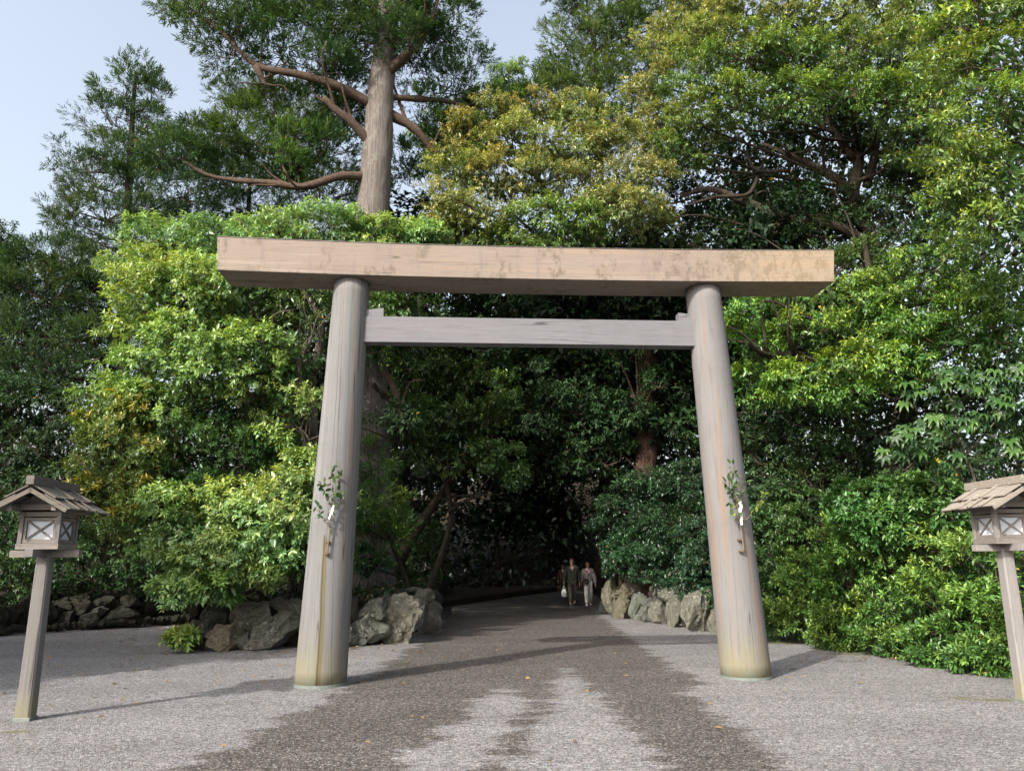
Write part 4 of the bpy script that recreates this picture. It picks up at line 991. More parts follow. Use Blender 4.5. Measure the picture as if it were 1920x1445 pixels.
tree("broadleaf_tree", "gloomy dark evergreen between the right gate column and the large leaved plant", "tree", T(8.2, 18.6, 0.9),
     [(1420, 800, 19.6, 60, 50), (1500, 790, 19.6, 60, 46), (1590, 800, 19.2, 60, 46), (1440, 870, 19, 60, 46), (1530, 870, 18.8, 60, 46), (1620, 860, 18.2, 60, 46), (1700, 790, 17, 60, 60), (1690, 880, 16.6, 60, 46), (1790, 760, 16.6, 60, 60), (1870, 750, 16.2, 60, 60), (1780, 870, 16, 60, 46), (1870, 860, 15.6, 60, 50), (1480, 650, 19.4, 80, 70), (1600, 660, 19, 80, 60), (1310, 300, 24.5, 70, 50), (1400, 300, 24, 70, 50), (1500, 280, 23.6, 70, 50), (1600, 280, 23.2, 70, 50), (1690, 300, 22.8, 70, 60), (1300, 400, 24, 70, 50), (1390, 410, 23.6, 70, 50), (1480, 400, 23.2, 70, 50), (1570, 400, 22.8, 70, 50), (1660, 410, 22.4, 70, 50), (1740, 380, 22, 60, 60), (1350, 480, 23, 60, 50), (1440, 480, 22.6, 60, 50), (1540, 480, 22.2, 60, 50), (1720, 470, 21, 60, 50)], 'dim', None, None, 0.14, 0.05, 'dark_bark', 0.75, seed=65)

# hedge and shrubs right
tree("hedge", "long clipped glossy green hedge along the right side behind the right column", "hedge", T(7.6, 15.6, 0),
     [(1440, 1000, 17.6, 56, 56, 'hedgedim'), (1440, 1090, 17.2, 56, 56, 'hedgedim'), (1440, 1160, 17, 54, 38, 'hedgedim'), (1520, 1000, 17, 60, 56, 'hedgedim'), (1520, 1090, 16.4, 62, 58), (1520, 1165, 16.1, 60, 38), (1600, 1020, 16, 62, 56), (1600, 1110, 15.3, 64, 58), (1600, 1180, 15, 60, 36), (1680, 1060, 14.6, 66, 60), (1690, 1150, 14, 68, 58), (1690, 1210, 13.8, 60, 30), (1770, 1070, 13.6, 68, 60), (1780, 1160, 13, 70, 60), (1790, 1225, 12.7, 62, 32), (1860, 1080, 12.7, 66, 62), (1870, 1170, 12.1, 68, 62), (1880, 1240, 11.7, 56, 28),
      (1950, 1100, 12, 70, 80), (1950, 1190, 11.4, 60, 60), (1460, 935, 18.4, 56, 40, 'dim'), (1540, 935, 17.8, 60, 40, 'dim'), (1700, 990, 15.2, 60, 46, 'hedgedim'), (1630, 950, 16.2, 56, 46, 'hedgedim')],
     'hedge', None, None, 0.05, 0.02, 'dark_bark', 1.0, seed=71)
tree("shrub", "glossy shrub with whorls of spoon shaped leaves beside the right lantern", "shrub", T(7.8, 14.8, 0.8),
     [(1600, 960, 14.4, 44, 36), (1650, 950, 14.2, 46, 36), (1720, 940, 13.9, 56, 36), (1690, 985, 13.9, 60, 32), (1770, 960, 13.6, 50, 40), (1640, 1000, 14.3, 50, 32)], 'whorl', None, None, 0.05, 0.02, 'dark_bark', 1.1, seed=72)

# in the shade beyond the gate
tree("red_cedar", "reddish barked cedar trunk half hidden by leaves behind the right gate column", "tree", T(4.2, 23.6, 0.9),
     [(1200, 500, 22.8, 50, 30, 'dim'), (1175, 600, 22.4, 40, 30, 'dim'), (1262, 660, 22.2, 26, 40, 'dim'), (1180, 760, 22.4, 24, 26, 'dim'), (1240, 720, 22.4, 22, 24, 'dim'), (1205, 900, 22.4, 30, 16, 'dim'), (1225, 560, 22.6, 26, 22, 'dim')], 'dim', None, [(1210, 1000, 23.5), (1213, 800, 23.4), (1217, 600, 23.4), (1218, 440, 23.5)], 0.36, 0.31, 'red_bark', 0.5,
     [([(1220, 800, 23.1), (1205, 775, 22.9), (1185, 740, 22.7)], .12, .08), ([(1195, 870, 23.1), (1225, 900, 22.8), (1245, 940, 22.6)], .09, .04)], 0.3, 81, False)
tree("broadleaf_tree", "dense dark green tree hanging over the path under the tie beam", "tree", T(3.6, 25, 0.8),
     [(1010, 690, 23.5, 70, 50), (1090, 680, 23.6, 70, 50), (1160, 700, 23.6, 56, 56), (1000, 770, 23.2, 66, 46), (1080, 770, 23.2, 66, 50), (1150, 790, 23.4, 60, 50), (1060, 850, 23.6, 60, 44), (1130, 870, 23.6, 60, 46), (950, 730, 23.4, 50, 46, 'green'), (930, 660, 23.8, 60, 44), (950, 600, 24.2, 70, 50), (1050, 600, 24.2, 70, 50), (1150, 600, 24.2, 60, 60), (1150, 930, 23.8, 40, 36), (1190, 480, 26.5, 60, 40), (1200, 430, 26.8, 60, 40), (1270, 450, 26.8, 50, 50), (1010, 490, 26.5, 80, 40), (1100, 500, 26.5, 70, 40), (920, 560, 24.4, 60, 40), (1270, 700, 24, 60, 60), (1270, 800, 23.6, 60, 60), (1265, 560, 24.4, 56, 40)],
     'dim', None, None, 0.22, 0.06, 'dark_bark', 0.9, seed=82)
tree("broadleaf_tree", "green tree with fine leaves behind the inner side of the left gate column", "tree", T(-2.6, 23.5, 0.8),
     [(790, 690, 22.6, 60, 44), (850, 720, 22.4, 60, 40), (760, 780, 22, 56, 46), (830, 800, 22, 60, 46), (900, 800, 22.4, 50, 44), (760, 850, 21.8, 50, 40), (840, 850, 22, 60, 34), (900, 850, 22.4, 56, 26), (760, 640, 22.8, 60, 50, 'dim'), (850, 640, 23, 60, 50, 'dim'), (960, 890, 22.8, 40, 14), (800, 560, 23.6, 70, 40, 'dim'), (870, 520, 24, 70, 40, 'dim'), (738, 640, 19.4, 24, 40, 'dim'), (742, 800, 19.2, 26, 36, 'dim')],  # last two lobes added to shade the giant trunk
     'oakdim', None, [(840, 1000, 23), (842, 930, 22.8), (800, 800, 22.8), (795, 660, 22.8), (785, 560, 22.8)], 0.10, 0.05, 'dark_bark', 0.9, [([(842, 960, 22.7), (870, 940, 22.4), (905, 928, 22.2)], .05, .03), ([(700, 720, 19.9), (735, 760, 20), (750, 830, 20.2)], .06, .05)], seed=83)
tree("young_cedar", "low feathery cedar sprays beside the foot of the giant trunk", "tree", T(-2.4, 20.0, 0.7),
     [(700, 930, 19.2, 36, 32), (690, 870, 19.4, 34, 36), (718, 1005, 19, 36, 18), (680, 990, 19, 36, 30), (690, 1060, 18.6, 28, 26, 'hedgedim'), (745, 990, 19, 20, 10)], 'cedarlit', None, None, 0.08, 0.03, 'dark_bark', 0.7, seed=84)
tree("shrub", "shaded evergreen thicket above the right boulder wall", "shrub", T(4.6, 21.5, 0.8),
     [(1165, 1000, 23.8, 40, 34), (1190, 960, 23.4, 60, 46), (1190, 1040, 22.6, 56, 40), (1250, 990, 22.2, 56, 46), (1260, 1060, 21.4, 56, 40), (1310, 1000, 20.8, 50, 50), (1320, 1070, 20.2, 46, 36), (1165, 1062, 23.9, 24, 20), (1300, 920, 21.4, 50, 46), (1230, 920, 22.6, 50, 40), (1370, 1040, 19.4, 50, 56), (1390, 1120, 18.8, 40, 40), (1380, 940, 20, 50, 50)], 'thicket', None, None, 0.06, 0.02, 'dark_bark', 0.95, seed=85)
tree("shrub", "unlit undergrowth left of the path beyond the boulders", "shrub", T(-3.2, 24.5, 0.8),
     [(710, 1085, 21, 40, 26), (760, 1070, 23.5, 40, 30), (800, 1065, 27, 36, 26), (770, 1010, 26, 50, 30)], 'dim', None, None, 0.05, 0.02, 'dark_bark', 0.7, seed=86)

# trees along the path inside the wood, meeting overhead
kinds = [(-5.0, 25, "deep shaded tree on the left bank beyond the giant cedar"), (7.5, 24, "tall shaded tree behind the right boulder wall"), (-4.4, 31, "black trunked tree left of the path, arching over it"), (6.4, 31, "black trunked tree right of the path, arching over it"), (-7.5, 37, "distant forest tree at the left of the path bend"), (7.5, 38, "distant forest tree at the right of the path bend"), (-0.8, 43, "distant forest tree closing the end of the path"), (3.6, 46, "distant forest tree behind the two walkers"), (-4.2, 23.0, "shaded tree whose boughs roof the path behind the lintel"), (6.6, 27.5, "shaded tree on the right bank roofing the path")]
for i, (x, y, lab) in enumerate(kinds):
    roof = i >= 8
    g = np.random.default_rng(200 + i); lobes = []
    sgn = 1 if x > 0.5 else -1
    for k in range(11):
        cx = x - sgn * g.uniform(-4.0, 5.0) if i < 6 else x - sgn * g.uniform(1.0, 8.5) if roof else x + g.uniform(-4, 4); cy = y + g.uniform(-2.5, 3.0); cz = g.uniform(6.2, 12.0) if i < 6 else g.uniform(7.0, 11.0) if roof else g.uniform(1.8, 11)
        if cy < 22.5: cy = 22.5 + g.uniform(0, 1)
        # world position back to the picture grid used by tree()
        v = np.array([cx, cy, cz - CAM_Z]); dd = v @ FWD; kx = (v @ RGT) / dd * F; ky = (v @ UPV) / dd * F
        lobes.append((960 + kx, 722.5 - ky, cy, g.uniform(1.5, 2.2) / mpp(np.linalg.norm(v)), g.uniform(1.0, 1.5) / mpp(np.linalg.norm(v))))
    tree("forest_tree", lab, "tree", T(x, y, 0.5), lobes, 'coarsedim', "trees meeting over the shaded path", None, 0.18, 0.07, 'dark_bark', 1.25, seed=210 + i, limb_r=0.3)

# tall shaded trees outside the picture on the left; their shade falls across the left gravel
for i, (x, y, lab) in enumerate(((-14.0, 5.6, "tall evergreen off to the left shading the gravel"), (-16.5, 10.5, "second evergreen off to the left, farther along the gravel edge"))):
    g = np.random.default_rng(300 + i); lobes = []
    for k in range(12):
        cx = x + g.uniform(-2.4, 1.9); cy = y + g.uniform(-2.6, 2.6); cz = g.uniform(3.0, 8.0)
        v = np.array([cx, cy, cz - CAM_Z]); dd = v @ FWD
        if dd < 1: cy += 3; v = np.array([cx, cy, cz - CAM_Z]); dd = v @ FWD
        r = mpp(np.linalg.norm(v))
        lobes.append((960 + (v @ RGT) / dd * F, 722.5 - (v @ UPV) / dd * F, cy, 1.7 / r, 1.4 / r))
    tree("shade_tree", lab, "tree", T(x, y, 0), lobes, 'coarsedim', None, None, 0.25, 0.08, 'dark_bark', 1.9, seed=310 + i)

# dark rise added behind to block sky light under the trees
def added_hill():
    xs = np.linspace(-60, 60, 61); ys = np.concatenate([np.linspace(44, 60, 17), np.linspace(64, 110, 8)])
    X, Y = np.meshgrid(xs, ys); Z = -0.3 + np.clip((Y - 44.5) * 0.55, 0, 9) * (1 + 0.15 * np.sin(X * 0.21 + 1)) * (0.85 + 0.15 * np.sin(Y * 0.3))
    nx = len(xs); i = (np.arange(len(ys) - 1)[:, None] * nx + np.arange(nx - 1)[None]).ravel()
    me = mesh_np("added_hill", np.column_stack([X.ravel(), Y.ravel(), Z.ravel()]), np.stack([i, i + 1, i + nx + 1, i + nx], 1), M['soil'], None, True, 4)
    tag(link("added_hill", me), kind="structure")
added_hill()

# the wood behind everything, one mass
def far_wood():
    g = np.random.default_rng(77); cr = Crown(); sp = SPEC['coarsedim']
    def block(n, x0, x1, y0, y1, ztop, size):
        x = g.uniform(x0, x1, n); y = g.uniform(y0, y1, n); top = ztop(x); z = 0.3 + (top - 0.3) * g.random(n)
        p = np.column_stack([x, y, z]); lump = wave3(p, 0.8, 9)
        p = p[lump > -0.35]; m = len(p)
        d = unit(g.normal(size=(m, 3)) - np.array([0, 0, 0.3])); up = np.array([0, 0, 1.0]) + 0.5 * g.normal(size=(m, 3)); n_ = unit(up - (up * d).sum(-1, keepdims=True) * d)
        u = g.random((m, 1)); L = size * g.uniform(0.7, 1.3, m)
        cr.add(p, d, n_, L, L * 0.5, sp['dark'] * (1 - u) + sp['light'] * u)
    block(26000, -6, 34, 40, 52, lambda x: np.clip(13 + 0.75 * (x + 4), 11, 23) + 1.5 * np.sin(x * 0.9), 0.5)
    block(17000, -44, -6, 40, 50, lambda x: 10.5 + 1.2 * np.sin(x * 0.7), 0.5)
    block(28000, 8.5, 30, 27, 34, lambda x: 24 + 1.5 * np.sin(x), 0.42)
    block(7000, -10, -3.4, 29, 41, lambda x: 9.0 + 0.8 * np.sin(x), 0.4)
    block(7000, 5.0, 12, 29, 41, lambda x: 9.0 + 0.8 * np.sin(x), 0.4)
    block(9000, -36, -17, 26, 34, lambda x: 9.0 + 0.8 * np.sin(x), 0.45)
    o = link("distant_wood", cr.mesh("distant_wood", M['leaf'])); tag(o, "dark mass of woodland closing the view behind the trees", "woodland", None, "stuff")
far_wood()


# ------------------------------------------------------------------ large leaved plant by the right lantern
def palmate(name, r, col):
    """a hand-shaped leaf of seven pointed lobes"""
    v = [(0, 0, 0)]; n = 7; f = []; A = [math.radians(-125 + 250 * k / (n - 1)) for k in range(n)]
    notch = []
    for k in range(n + 1):
        a = math.radians(-125 + 250 * (k - 0.5) / (n - 1)); q = 0.52 * r if 0 < k < n else 0.22 * r
        notch.append(len(v)); v.append((math.sin(a) * q, math.cos(a) * q, 0.02))
    for k in range(n):
        ln = r * (1.0 - 0.30 * abs(k - 3) / 3); a = A[k]; d = np.array([math.sin(a), math.cos(a)]); s = np.array([-d[1], d[0]])
        i = len(v)
        v += [(*(d * ln * .5), -.012), (*(d * ln * .70 + s * r * .15), .012), (*(d * ln), -.08 * r / .2), (*(d * ln * .70 - s * r * .15), .012)]
        f += [(0, i, notch[k]), (0, notch[k + 1], i), (notch[k], i, i + 1), (i, notch[k + 1], i + 3), (i, i + 2, i + 1), (i, i + 3, i + 2)]
    return mesh_np(name, v, f, M['leaf_broad'], np.tile(np.array([*col, 1.0]), (len(v), 1)))
FAT = [palmate("leaf", 0.20, c) for c in ((0.024, 0.066, 0.016), (0.036, 0.088, 0.018), (0.02, 0.05, 0.015), (0.05, 0.105, 0.02))]
FATY = [palmate("leaf", 0.19, (0.34, 0.29, 0.03)), palmate("leaf", 0.17, (0.30, 0.26, 0.04))]
fb = np.array([7.75, 13.6, 0.8])
fat = thing("large_leaved_plant", "glossy plant with big hand shaped leaves above the right lantern roof", "plant", fb)
g = np.random.default_rng(91)
for pts, r0 in (([fb, P(1830, 920, 13.5), P(1800, 830, 13.3), P(1790, 760, 13.2)], .028), ([P(1805, 860, 13.3), P(1850, 810, 13.2), P(1880, 770, 13.1)], .018), ([P(1800, 835, 13.3), P(1740, 800, 13.1), P(1690, 830, 13.0)], .018), ([P(1795, 780, 13.2), P(1770, 720, 13.2)], .015), ([P(1825, 900, 13.4), P(1800, 930, 13.3), P(1745, 900, 13.2)], .015)):
    sp = spline(pts, 5); mb = MB(); mb.tube([p - fb for p in sp], list(np.linspace(r0, r0 * .6, len(sp))), 6); mb.build("stem", M['grey_bark'], fat, smooth=True)
for (hx, hy, hY, nl, sp_) in ((1790, 735, 13.1, 18, 52), (1745, 790, 13.0, 18, 50), (1690, 825, 12.9, 18, 50), (1660, 850, 12.95, 8, 30), (1815, 800, 13.0, 15, 46), (1880, 770, 13.1, 17, 50), (1860, 720, 13.3, 14, 50), (1900, 840, 13.0, 10, 40), (1755, 855, 13.0, 9, 40), (1770, 700, 13.2, 11, 34), (1720, 740, 13.3, 9, 40), (1910, 700, 13.3, 9, 40)):
    c = P(hx, hy, hY)
    for k in range(nl):
        e = unit(g.normal(size=3) + np.array([0, -0.5, 0.35])); pos = c + e * np.array([1, .8, .75]) * sp_ * mpp(hY) * g.uniform(.35, 1)
        o = link("leaf", FAT[g.integers(4)], None, fat)
        n_ = unit(np.array([0, -0.45, 0.75]) + 0.55 * e + 0.3 * g.normal(size=3)); d = unit(e * np.array([1, 1, .2]) - np.array([0, 0, .45]) + .2 * g.normal(size=3))
        d = unit(d - (d @ n_) * n_); s = np.cross(d, n_)
        sc = g.uniform(.65, 1.1)
        o.matrix_local = Matrix(((s[0] * sc, d[0] * sc, n_[0] * sc, pos[0] - fb[0]), (s[1] * sc, d[1] * sc, n_[1] * sc, pos[1] - fb[1]), (s[2] * sc, d[2] * sc, n_[2] * sc, pos[2] - fb[2]), (0, 0, 0, 1)))
for (px, py) in ((1757, 862), (1768, 868)):
    o = link("leaf", FATY[0], None, fat); o["label"] = "yellowed leaf"; q = P(px, py, 12.85) - fb; o.location = tuple(q); o.rotation_euler = (R(-115), R(10), R(g.uniform(-40, 40))); o.scale = (.42, .42, .42)


# ------------------------------------------------------------------ people
M['skin'] = mat_plain("skin", (0.48, 0.29, 0.20), 0.55, 0.3, 0.06, 30)
M['hair'] = mat_plain("hair", (0.018, 0.014, 0.012), 0.5, 0.4, 0.2, 60)
M['suit'] = mat_plain("suit_cloth", (0.075, 0.075, 0.06), 0.9, 0.1, 0.2, 25)
M['trouser'] = mat_plain("trouser_cloth", (0.085, 0.08, 0.06), 0.9, 0.1, 0.2, 25)
M['shirt'] = mat_plain("shirt_cloth", (0.75, 0.75, 0.73), 0.9, 0.1, 0.05, 25)
M['coat'] = mat_plain("coat_cloth", (0.42, 0.36, 0.36), 0.9, 0.1, 0.15, 18)
M['scarf'] = mat_plain("scarf_cloth", (0.55, 0.36, 0.38), 0.9, 0.1, 0.25, 40)
M['pale_cloth'] = mat_plain("pale_cloth", (0.62, 0.61, 0.58), 0.9, 0.1, 0.08, 18)
M['shoe'] = mat_plain("shoe_leather", (0.025, 0.022, 0.02), 0.4, 0.4, 0.2, 30)
M['white_shoe'] = mat_plain("white_shoe", (0.75, 0.75, 0.73), 0.6, 0.3, 0.05, 30)
M['black_bag'] = mat_plain("black_bag", (0.015, 0.015, 0.017), 0.45, 0.4, 0.2, 30)
M['white_bag'] = mat_plain("white_plastic", (0.80, 0.81, 0.83), 0.5, 0.4, 0.05, 12)
M['eye'] = mat_plain("eye", (0.02, 0.015, 0.012), 0.3, 0.5, 0.1, 30)

def skin_mesh(name, nodes, edges, mat, parent, sub=2, root_i=0):
    me = bpy.data.meshes.new(name); me.from_pydata([n[0] for n in nodes], edges, [])
    o = bpy.data.objects.new(name, me); COL.objects.link(o)
    md = o.modifiers.new("skin", 'SKIN'); md.use_smooth_shade = True
    for i, n in enumerate(nodes):
        r = n[1]; me.skin_vertices[0].data[i].radius = r if isinstance(r, tuple) else (r, r)
        me.skin_vertices[0].data[i].use_root = (i == root_i)
    o.modifiers.new("sub", 'SUBSURF').levels = sub; o.modifiers[-1].render_levels = sub
    dg = bpy.context.evaluated_depsgraph_get(); ev = o.evaluated_get(dg)
    m2 = bpy.data.meshes.new_from_object(ev); m2.name = name
    o.modifiers.clear(); o.data = m2; m2.materials.clear(); m2.materials.append(mat)
    o.parent = parent
    return o

def ellipsoid(name, c, r, mat, parent, cut=None, rot=None, sub=3):
    bm = bmesh.new(); bmesh.ops.create_icosphere(bm, subdivisions=sub, radius=1)
    if cut: bmesh.ops.delete(bm, geom=[v for v in bm.verts if cut(v.co)], context='VERTS')
    for v in bm.verts: v.co = Vector((v.co.x * r[0], v.co.y * r[1], v.co.z * r[2]))
    if rot: bmesh.ops.rotate(bm, verts=bm.verts, cent=(0, 0, 0), matrix=rot)
    for f in bm.faces: f.smooth = True
    bmesh.ops.translate(bm, verts=bm.verts, vec=c)
    me = bpy.data.meshes.new(name); bm.to_mesh(me); bm.free()
    return link(name, me, mat, parent)

def hand(nodes, edges, w, d, side):
    """palm, four fingers and a thumb after the wrist node w, pointing along d"""
    wp = np.array(nodes[w][0]); d = unit(np.array(d)); s = np.array([0, -1.0, 0])       # fingers fan front to back
    palm = len(nodes); nodes.append((tuple(wp + d * .055), (.034, .020))); edges.append((w, palm))
    kn = len(nodes); nodes.append((tuple(wp + d * .09), (.036, .017))); edges.append((palm, kn))
    for k, ln in enumerate((.072, .082, .076, .060)):
        b = wp + d * .092 + s * (.027 - .018 * k); i = len(nodes)
        nodes.append((tuple(b), .0095)); nodes.append((tuple(b + d * ln * .55 - np.array([side * .008, 0, 0])), .0088)); nodes.append((tuple(b + d * ln - np.array([side * .024, 0, 0])), .0075))
        edges.extend([(kn, i), (i, i + 1), (i + 1, i + 2)])
    b = wp + d * .04 + s * .032; i = len(nodes)
    nodes.append((tuple(b), .011)); nodes.append((tuple(b + d * .03 + s * .018), .0095)); nodes.append((tuple(b + d * .055 + s * .02 - np.array([side * .012, 0, 0])), .008))
    edges.extend([(palm, i), (i, i + 1), (i + 1, i + 2)])

def person(label, loc, H, stride, wide, armz, clothes, group):
    """faces -Y; stride > 0 puts the figure's right leg (its -X side as seen) forward"""
    k = H / 1.72; S_ = lambda p: tuple(np.array(p) * k)
    root = thing("person", label, "person", loc, 0, group)
    f1, f2 = -0.20 * stride, 0.20 * stride      # right/left foot y; negative is forward
    N = []; E = []
    def nd(p, r): N.append((S_(p), tuple(np.array(r) * k) if isinstance(r, tuple) else r * k)); return len(N) - 1
    pel = nd((0, 0, .92), (.135, .10)); ab = nd((0, .005, 1.08), (.12, .085)); ch = nd((0, .0, 1.27), (.145 * wide, .10)); nk0 = nd((0, .01, 1.42), (.075, .065)); nk = nd((0, 0, 1.49), .052); hd0 = nd((0, -.012, 1.555), (.068, .078)); hd1 = nd((0, -.012, 1.64), (.074, .088)); hd2 = nd((0, .0, 1.685), (.055, .066))
    E += [(pel, ab), (ab, ch), (ch, nk0), (nk0, nk), (nk, hd0), (hd0, hd1), (hd1, hd2)]
    arms = {}
    for sx, (ex, ey, ez), (wx, wy, wz) in ((-1, armz[0][0], armz[0][1]), (1, armz[1][0], armz[1][1])):
        sh = nd((sx * .185 * wide, .01, 1.385), .055); el = nd((ex, ey, ez), .040); wr = nd((wx, wy, wz), .027)
        E += [(ch, sh), (sh, el), (el, wr)]; arms[sx] = (sh, el, wr)
    legs = {}
    for sx, fy in ((-1, f1), (1, f2)):
        hp = nd((sx * .085, 0, .86), .088); kx = nd((sx * .09, fy * .5 - .035, .48), .058); an = nd((sx * .09, fy + (.05 if fy > 0 else 0), .09 + (.05 if fy > 0 else 0)), .038)
        heel = nd((sx * .09, fy + .04 + (.04 if fy > 0 else 0), .045 + (.04 if fy > 0 else 0)), .034); toe = nd((sx * .10, fy - .15, .03), .033)
        E += [(pel, hp), (hp, kx), (kx, an), (an, heel), (an, toe)]; legs[sx] = (hp, kx, an, toe, heel)
    for sx in (-1, 1):
        w = arms[sx][2]; hand(N, E, w, np.array(N[w][0]) - np.array(N[arms[sx][1]][0]), sx)
    skin_mesh("body", N, E, M['skin'], root, 2, pel)
    # face and hair
    for sx in (-1, 1):
        ellipsoid("eye", S_((sx * .031, -.096, 1.612)), (.012 * k, .008 * k, .007 * k), M['eye'], root, sub=2)
        ellipsoid("ear", S_((sx * .080, .0, 1.60)), (.012 * k, .022 * k, .032 * k), M['skin'], root, sub=2)
    ellipsoid("nose", S_((0, -.105, 1.583)), (.013 * k, .018 * k, .024 * k), M['skin'], root, sub=2)
    ellipsoid("mouth", S_((0, -.088, 1.545)), (.024 * k, .01 * k, .006 * k), M['scarf'], root, sub=2)
    clothes(root, k, N, arms, legs, S_)
    return root

def limb_cloth(name, nodes, edges, mat, root): return skin_mesh(name, nodes, edges, mat, root, 2, 0)
def shoes(root, k, N, legs, mat):
    for sx in (-1, 1):
        a, t_, h_ = N[legs[sx][2]][0], N[legs[sx][3]][0], N[legs[sx][4]][0]
        skin_mesh("shoe", [(h_, .052 * k), (tuple((np.array(h_) + np.array(t_)) / 2 + np.array([0, 0, .012])), .058 * k), (tuple(np.array(t_) + np.array([0, -.02, .01])), (.056 * k, .048 * k))], [(0, 1), (1, 2)], mat, root, 2, 0)

def man_clothes(root, k, N, arms, legs, S_):
    up = lambda i, r: (N[i][0], r)
    n = [(S_((0, .0, .78)), (.19 * k, .13 * k)), (S_((0, .0, .98)), (.178 * k, .128 * k)), (S_((0, 0, 1.27)), (.185 * k, .128 * k)), (S_((0, .02, 1.40)), (.11 * k, .085 * k))]
    e = [(0, 1), (1, 2), (2, 3)]
    for sx in (-1, 1):
        sh, el, wr = arms[sx]; i = len(n)
        n += [up(sh, .082 * k), up(el, .065 * k), up(wr, .05 * k)]; e += [(2, i), (i, i + 1), (i + 1, i + 2)]
    limb_cloth("jacket", n, e, M['suit'], root)
    n = [(S_((0, 0, .90)), (.15 * k, .11 * k))]; e = []
    for sx in (-1, 1):
        hp, kx, an = legs[sx][:3]; i = len(n)
        n += [up(hp, .10 * k), up(kx, .078 * k), up(an, .066 * k)]; e += [(0, i), (i, i + 1), (i + 1, i + 2)]
    limb_cloth("trousers", n, e, M['trouser'], root)
    mb = MB(); mb.add([S_((-.045, -.125, 1.40)), S_((.045, -.125, 1.40)), S_((0, -.148, 1.26)), S_((-.03, -.07, 1.43)), S_((.03, -.07, 1.43)), S_((0, -.10, 1.26))], [(0, 1, 2), (3, 5, 4), (0, 3, 4, 1), (1, 4, 5, 2), (2, 5, 3, 0)]); mb.build("shirt_front", M['shirt'], root)
    ellipsoid("hair", S_((0, .012, 1.645)), (.087 * k, .104 * k, .088 * k), M['hair'], root, cut=lambda c: c.z < -.25 or (c.y < -.35 and c.z < .45))
    shoes(root, k, N, legs, M['shoe'])

def woman_clothes(root, k, N, arms, legs, S_):
    up = lambda i, r: (N[i][0], r)
    n = [(S_((0, .03, .50)), (.20 * k, .15 * k)), (S_((0, .02, .80)), (.195 * k, .145 * k)), (S_((0, 0, 1.05)), (.17 * k, .125 * k)), (S_((0, 0, 1.27)), (.175 * k, .12 * k)), (S_((0, .02, 1.40)), (.10 * k, .08 * k))]
    e = [(0, 1), (1, 2), (2, 3), (3, 4)]
    for sx in (-1, 1):
        sh, el, wr = arms[sx]; i = len(n)
        n += [up(sh, .085 * k), up(el, .085 * k), up(wr, .062 * k)]; e += [(3, i), (i, i + 1), (i + 1, i + 2)]
    limb_cloth("long_coat", n, e, M['coat'], root)
    n = [(S_((0, -.02, .90)), (.14 * k, .11 * k))]; e = []
    for sx in (-1, 1):
        hp, kx, an = legs[sx][:3]; i = len(n)
        n += [up(hp, .105 * k), ((N[kx][0][0], N[kx][0][1] - .07, N[kx][0][2]), .10 * k), up(an, .075 * k)]; e += [(0, i), (i, i + 1), (i + 1, i + 2)]
    limb_cloth("wide_trousers", n, e, M['pale_cloth'], root)
    n = [(S_((.04, -.10, 1.44)), .05 * k), (S_((-.05, -.11, 1.43)), .05 * k), (S_((-.07, .03, 1.44)), .045 * k), (S_((.07, .03, 1.44)), .045 * k), (S_((.06, -.15, 1.20)), .04 * k), (S_((-.04, -.15, 1.15)), .04 * k)]
    limb_cloth("scarf", n, [(0, 1), (1, 2), (2, 3), (0, 4), (1, 5)], M['scarf'], root)
    ellipsoid("hair", S_((0, .018, 1.628)), (.094 * k, .112 * k, .108 * k), M['hair'], root, cut=lambda c: c.z < -.85 or (c.y < -.30 and c.z < .42))
    shoes(root, k, N, legs, M['white_shoe'])

mp = G(1074, 1136); wp_ = G(1103.5, 1135)
man = person("person in a dark suit with open white collar walking out of the wood", (mp[0], mp[1], 0), 1.76, 1.0, 1.08, (((-.27, .03, 1.12), (-.30, -.03, .88)), ((.26, .04, 1.12), (.27, .02, .87))), man_clothes, "two people walking on the path")
woman = person("person in a long pale coat and pink scarf walking beside the suited one", (wp_[0], wp_[1], 0), 1.63, 1.0, 0.95, (((-.25, .02, 1.12), (-.26, -.04, .90)), ((.26, .04, 1.12), (.29, -.04, .88))), woman_clothes, "two people walking on the path")
M['brown_cloth'] = mat_plain("brown_cloth", (0.13, 0.075, 0.05), 0.9, 0.1, 0.2, 25)
def brown_clothes(*a):
    keep = M['suit']; M['suit'] = M['brown_cloth']
    man_clothes(*a); M['suit'] = keep
tp = P(1055, 1060, 37.5)
person("person in brown mostly hidden behind the suited one", (tp[0], tp[1], 0), 1.52, 1.0, 0.95, (((-.25, .02, 1.12), (-.26, -.02, .90)), ((.26, .04, 1.12), (.27, -.02, .88))), brown_clothes, None)
# white plastic bag in the suited person's hand
km = 1.76 / 1.72; hx = mp[0] - .315 * km; hz = (.88 - .14) * km
bg = thing("shopping_bag", "white plastic shopping bag hanging from the hand of the person in dark suit", "bag", (hx, mp[1] - .07, hz - .42))
mb = MB(); v = []; f = []
prof = [(0.0, .085, .05), (.06, .095, .06), (.18, .09, .05), (.30, .055, .03)]
for z, a, b in prof:
    for q in range(12):
        th = q / 12 * 2 * math.pi; w = 1 + .1 * math.sin(5 * th + z * 20)
        v.append((a * math.cos(th) * w, b * math.sin(th) * w, z))
for i in range(3):
    for q in range(12): f.append((i * 12 + q, i * 12 + (q + 1) % 12, (i + 1) * 12 + (q + 1) % 12, (i + 1) * 12 + q))
f += [tuple(range(11, -1, -1)), tuple(36 + q for q in range(12))]
mb.add(v, f); mb.build("sack", M['white_bag'], bg, smooth=True)
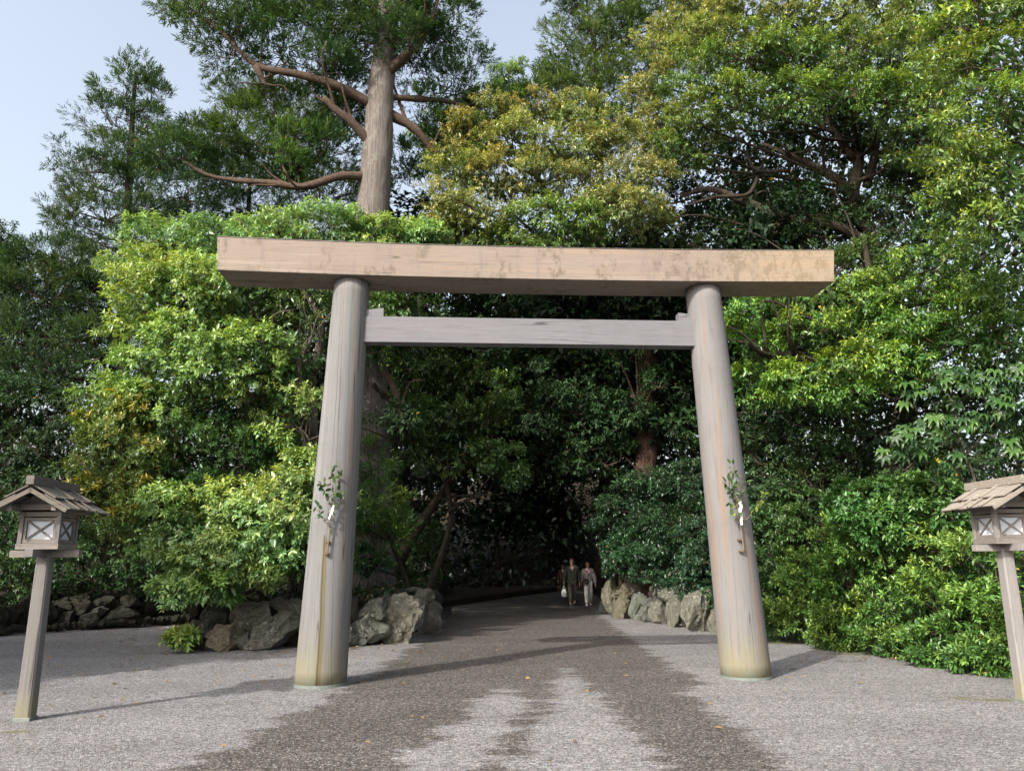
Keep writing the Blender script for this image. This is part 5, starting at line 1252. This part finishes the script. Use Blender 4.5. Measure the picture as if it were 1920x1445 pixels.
for s in (-1, 1):
    mb = MB(); mb.tube(spline([(s * .04, 0, .29), (s * .03, 0, .36), (0, 0, .425)], 4), .012, 6); mb.build("handle", M['white_bag'], bg, smooth=True)
# black bag worn in front
kw = 1.63 / 1.72
sb = thing("shoulder_bag", "small black bag on a strap across the front of the coated person", "bag", (wp_[0] - .08 * kw, wp_[1] - .20, .86 * kw))
mb = MB(); mb.box((0, 0, .08), (.17, .07, .20)); mb.build("pouch", M['black_bag'], sb, bevel=.02)
mb = MB(); mb.box((0, -.04, .12), (.165, .012, .11)); mb.build("flap", M['black_bag'], sb, bevel=.005)
mb = MB(); mb.box((0, -.048, .075), (.03, .006, .02)); mb.build("clasp", M['white_bag'], sb)
mb = MB(); mb.tube(spline([(.05, 0, .17), (.10, .02, .35), (.14, .10, .52), (.17, .19, .56)], 4), .010, 6); mb.build("strap", M['black_bag'], sb, smooth=True)


# ------------------------------------------------------------------ fallen leaves and loose pebbles
g = np.random.default_rng(5); cr = Crown(); pts = []
for (cx, cy, sx, sy, n) in ((430, 1200, 120, 18, 110), (300, 1195, 160, 22, 80), (350, 1250, 200, 40, 50), (960, 1290, 500, 90, 50), (1580, 1232, 170, 20, 90), (720, 1212, 60, 10, 45), (150, 1225, 150, 40, 35)):
    for _ in range(n): pts.append(G(cx + g.normal() * sx, np.clip(cy + g.normal() * sy, 1165, 1440)))
pts = np.array(pts); m = len(pts); pts[:, 2] = 0.014
th = g.uniform(0, 6.28, m); d = np.column_stack([np.cos(th), np.sin(th), g.uniform(0, .3, m)]); nn = unit(np.column_stack([g.normal(0, .3, m), g.normal(0, .3, m), np.ones(m)]))
u = g.random((m, 1)); L = g.uniform(.05, .10, m)
cr.add(pts, unit(d), nn, L, L * .42, np.array([.30, .20, .06]) * (1 - u) + np.array([.16, .09, .04]) * u)
tag(link("fallen_leaves", cr.mesh("fallen_leaves", M['leaf'])), "scattered dry leaves lying on the gravel", "leaves", None, "stuff")

def ground_cover():
    g = np.random.default_rng(15); cr = Crown(); sp = SPEC['dim']
    for (x0, x1, y0, y1, z, n) in ((-5.6, -2.6, 16.7, 27, .8, 9000), (-7.5, -3.4, 24, 41, .8, 7000), (-13, -7.6, 21.5, 30, .85, 6000), (4.4, 8.5, 19.5, 40, .88, 9000)):
        p = np.column_stack([g.uniform(x0, x1, n), g.uniform(y0, y1, n), z + g.uniform(-.08, .28, n) ** 1])
        d = unit(g.normal(size=(n, 3)) * np.array([1, 1, .5])); up = np.array([0, 0, 1.0]) + .5 * g.normal(size=(n, 3)); nn = unit(up - (up * d).sum(-1, keepdims=True) * d)
        u = g.random((n, 1)); cr.add(p, d, nn, g.uniform(.07, .18, n), g.uniform(.04, .08, n), np.where(g.random((n, 1)) < .25, np.array([.06, .04, .02]), sp['dark'] * (1 - u) + sp['light'] * u))
    tag(link("undergrowth", cr.mesh("undergrowth", M['leaf'])), "low dark undergrowth and leaf litter on the raised beds", "undergrowth", None, "stuff")
ground_cover()

def pebbles():
    g = np.random.default_rng(6); n = 16000
    y = 5.2 + 7.5 * g.random(n) ** 1.5; x = g.uniform(-.72, .72, n) * y
    base = np.array([(1, 0, 0), (-.5, .87, 0), (-.5, -.87, 0), (.25, .1, .8)], float)
    s = g.uniform(.004, .0095, (n, 1, 1)); th = g.uniform(0, 6.28, n); c, sn = np.cos(th), np.sin(th)
    V = base[None] * s * np.array([1.0, .8, .75]); V = np.stack([V[..., 0] * c[:, None] - V[..., 1] * sn[:, None], V[..., 0] * sn[:, None] + V[..., 1] * c[:, None], V[..., 2]], -1)
    V += np.stack([x, y, np.full(n, .004)], -1)[:, None]
    T_ = (np.arange(n)[:, None, None] * 4 + np.array([[0, 1, 3], [1, 2, 3], [2, 0, 3]])[None]).reshape(-1, 3)
    gray = g.choice([.09, .15, .20, .27, .38], n, p=[.2, .25, .25, .2, .1])[:, None] * np.array([1, .96, .91]) * g.uniform(.85, 1.15, (n, 3)) ** .6
    C = np.ones((n, 4, 4)); C[:, :, :3] = gray[:, None]
    t = NT("pebble"); a = t.n("ShaderNodeAttribute"); a.attribute_name = "col"
    me = mesh_np("loose_pebbles", V.reshape(-1, 3), T_, t.finish(a.outputs['Color'], .85, None, .2), C.reshape(-1, 4))
    tag(link("loose_pebbles", me), "loose pebbles strewn over the gravel in front", "gravel", None, "stuff")
pebbles()
print("foliage triangles", NTRI[0])
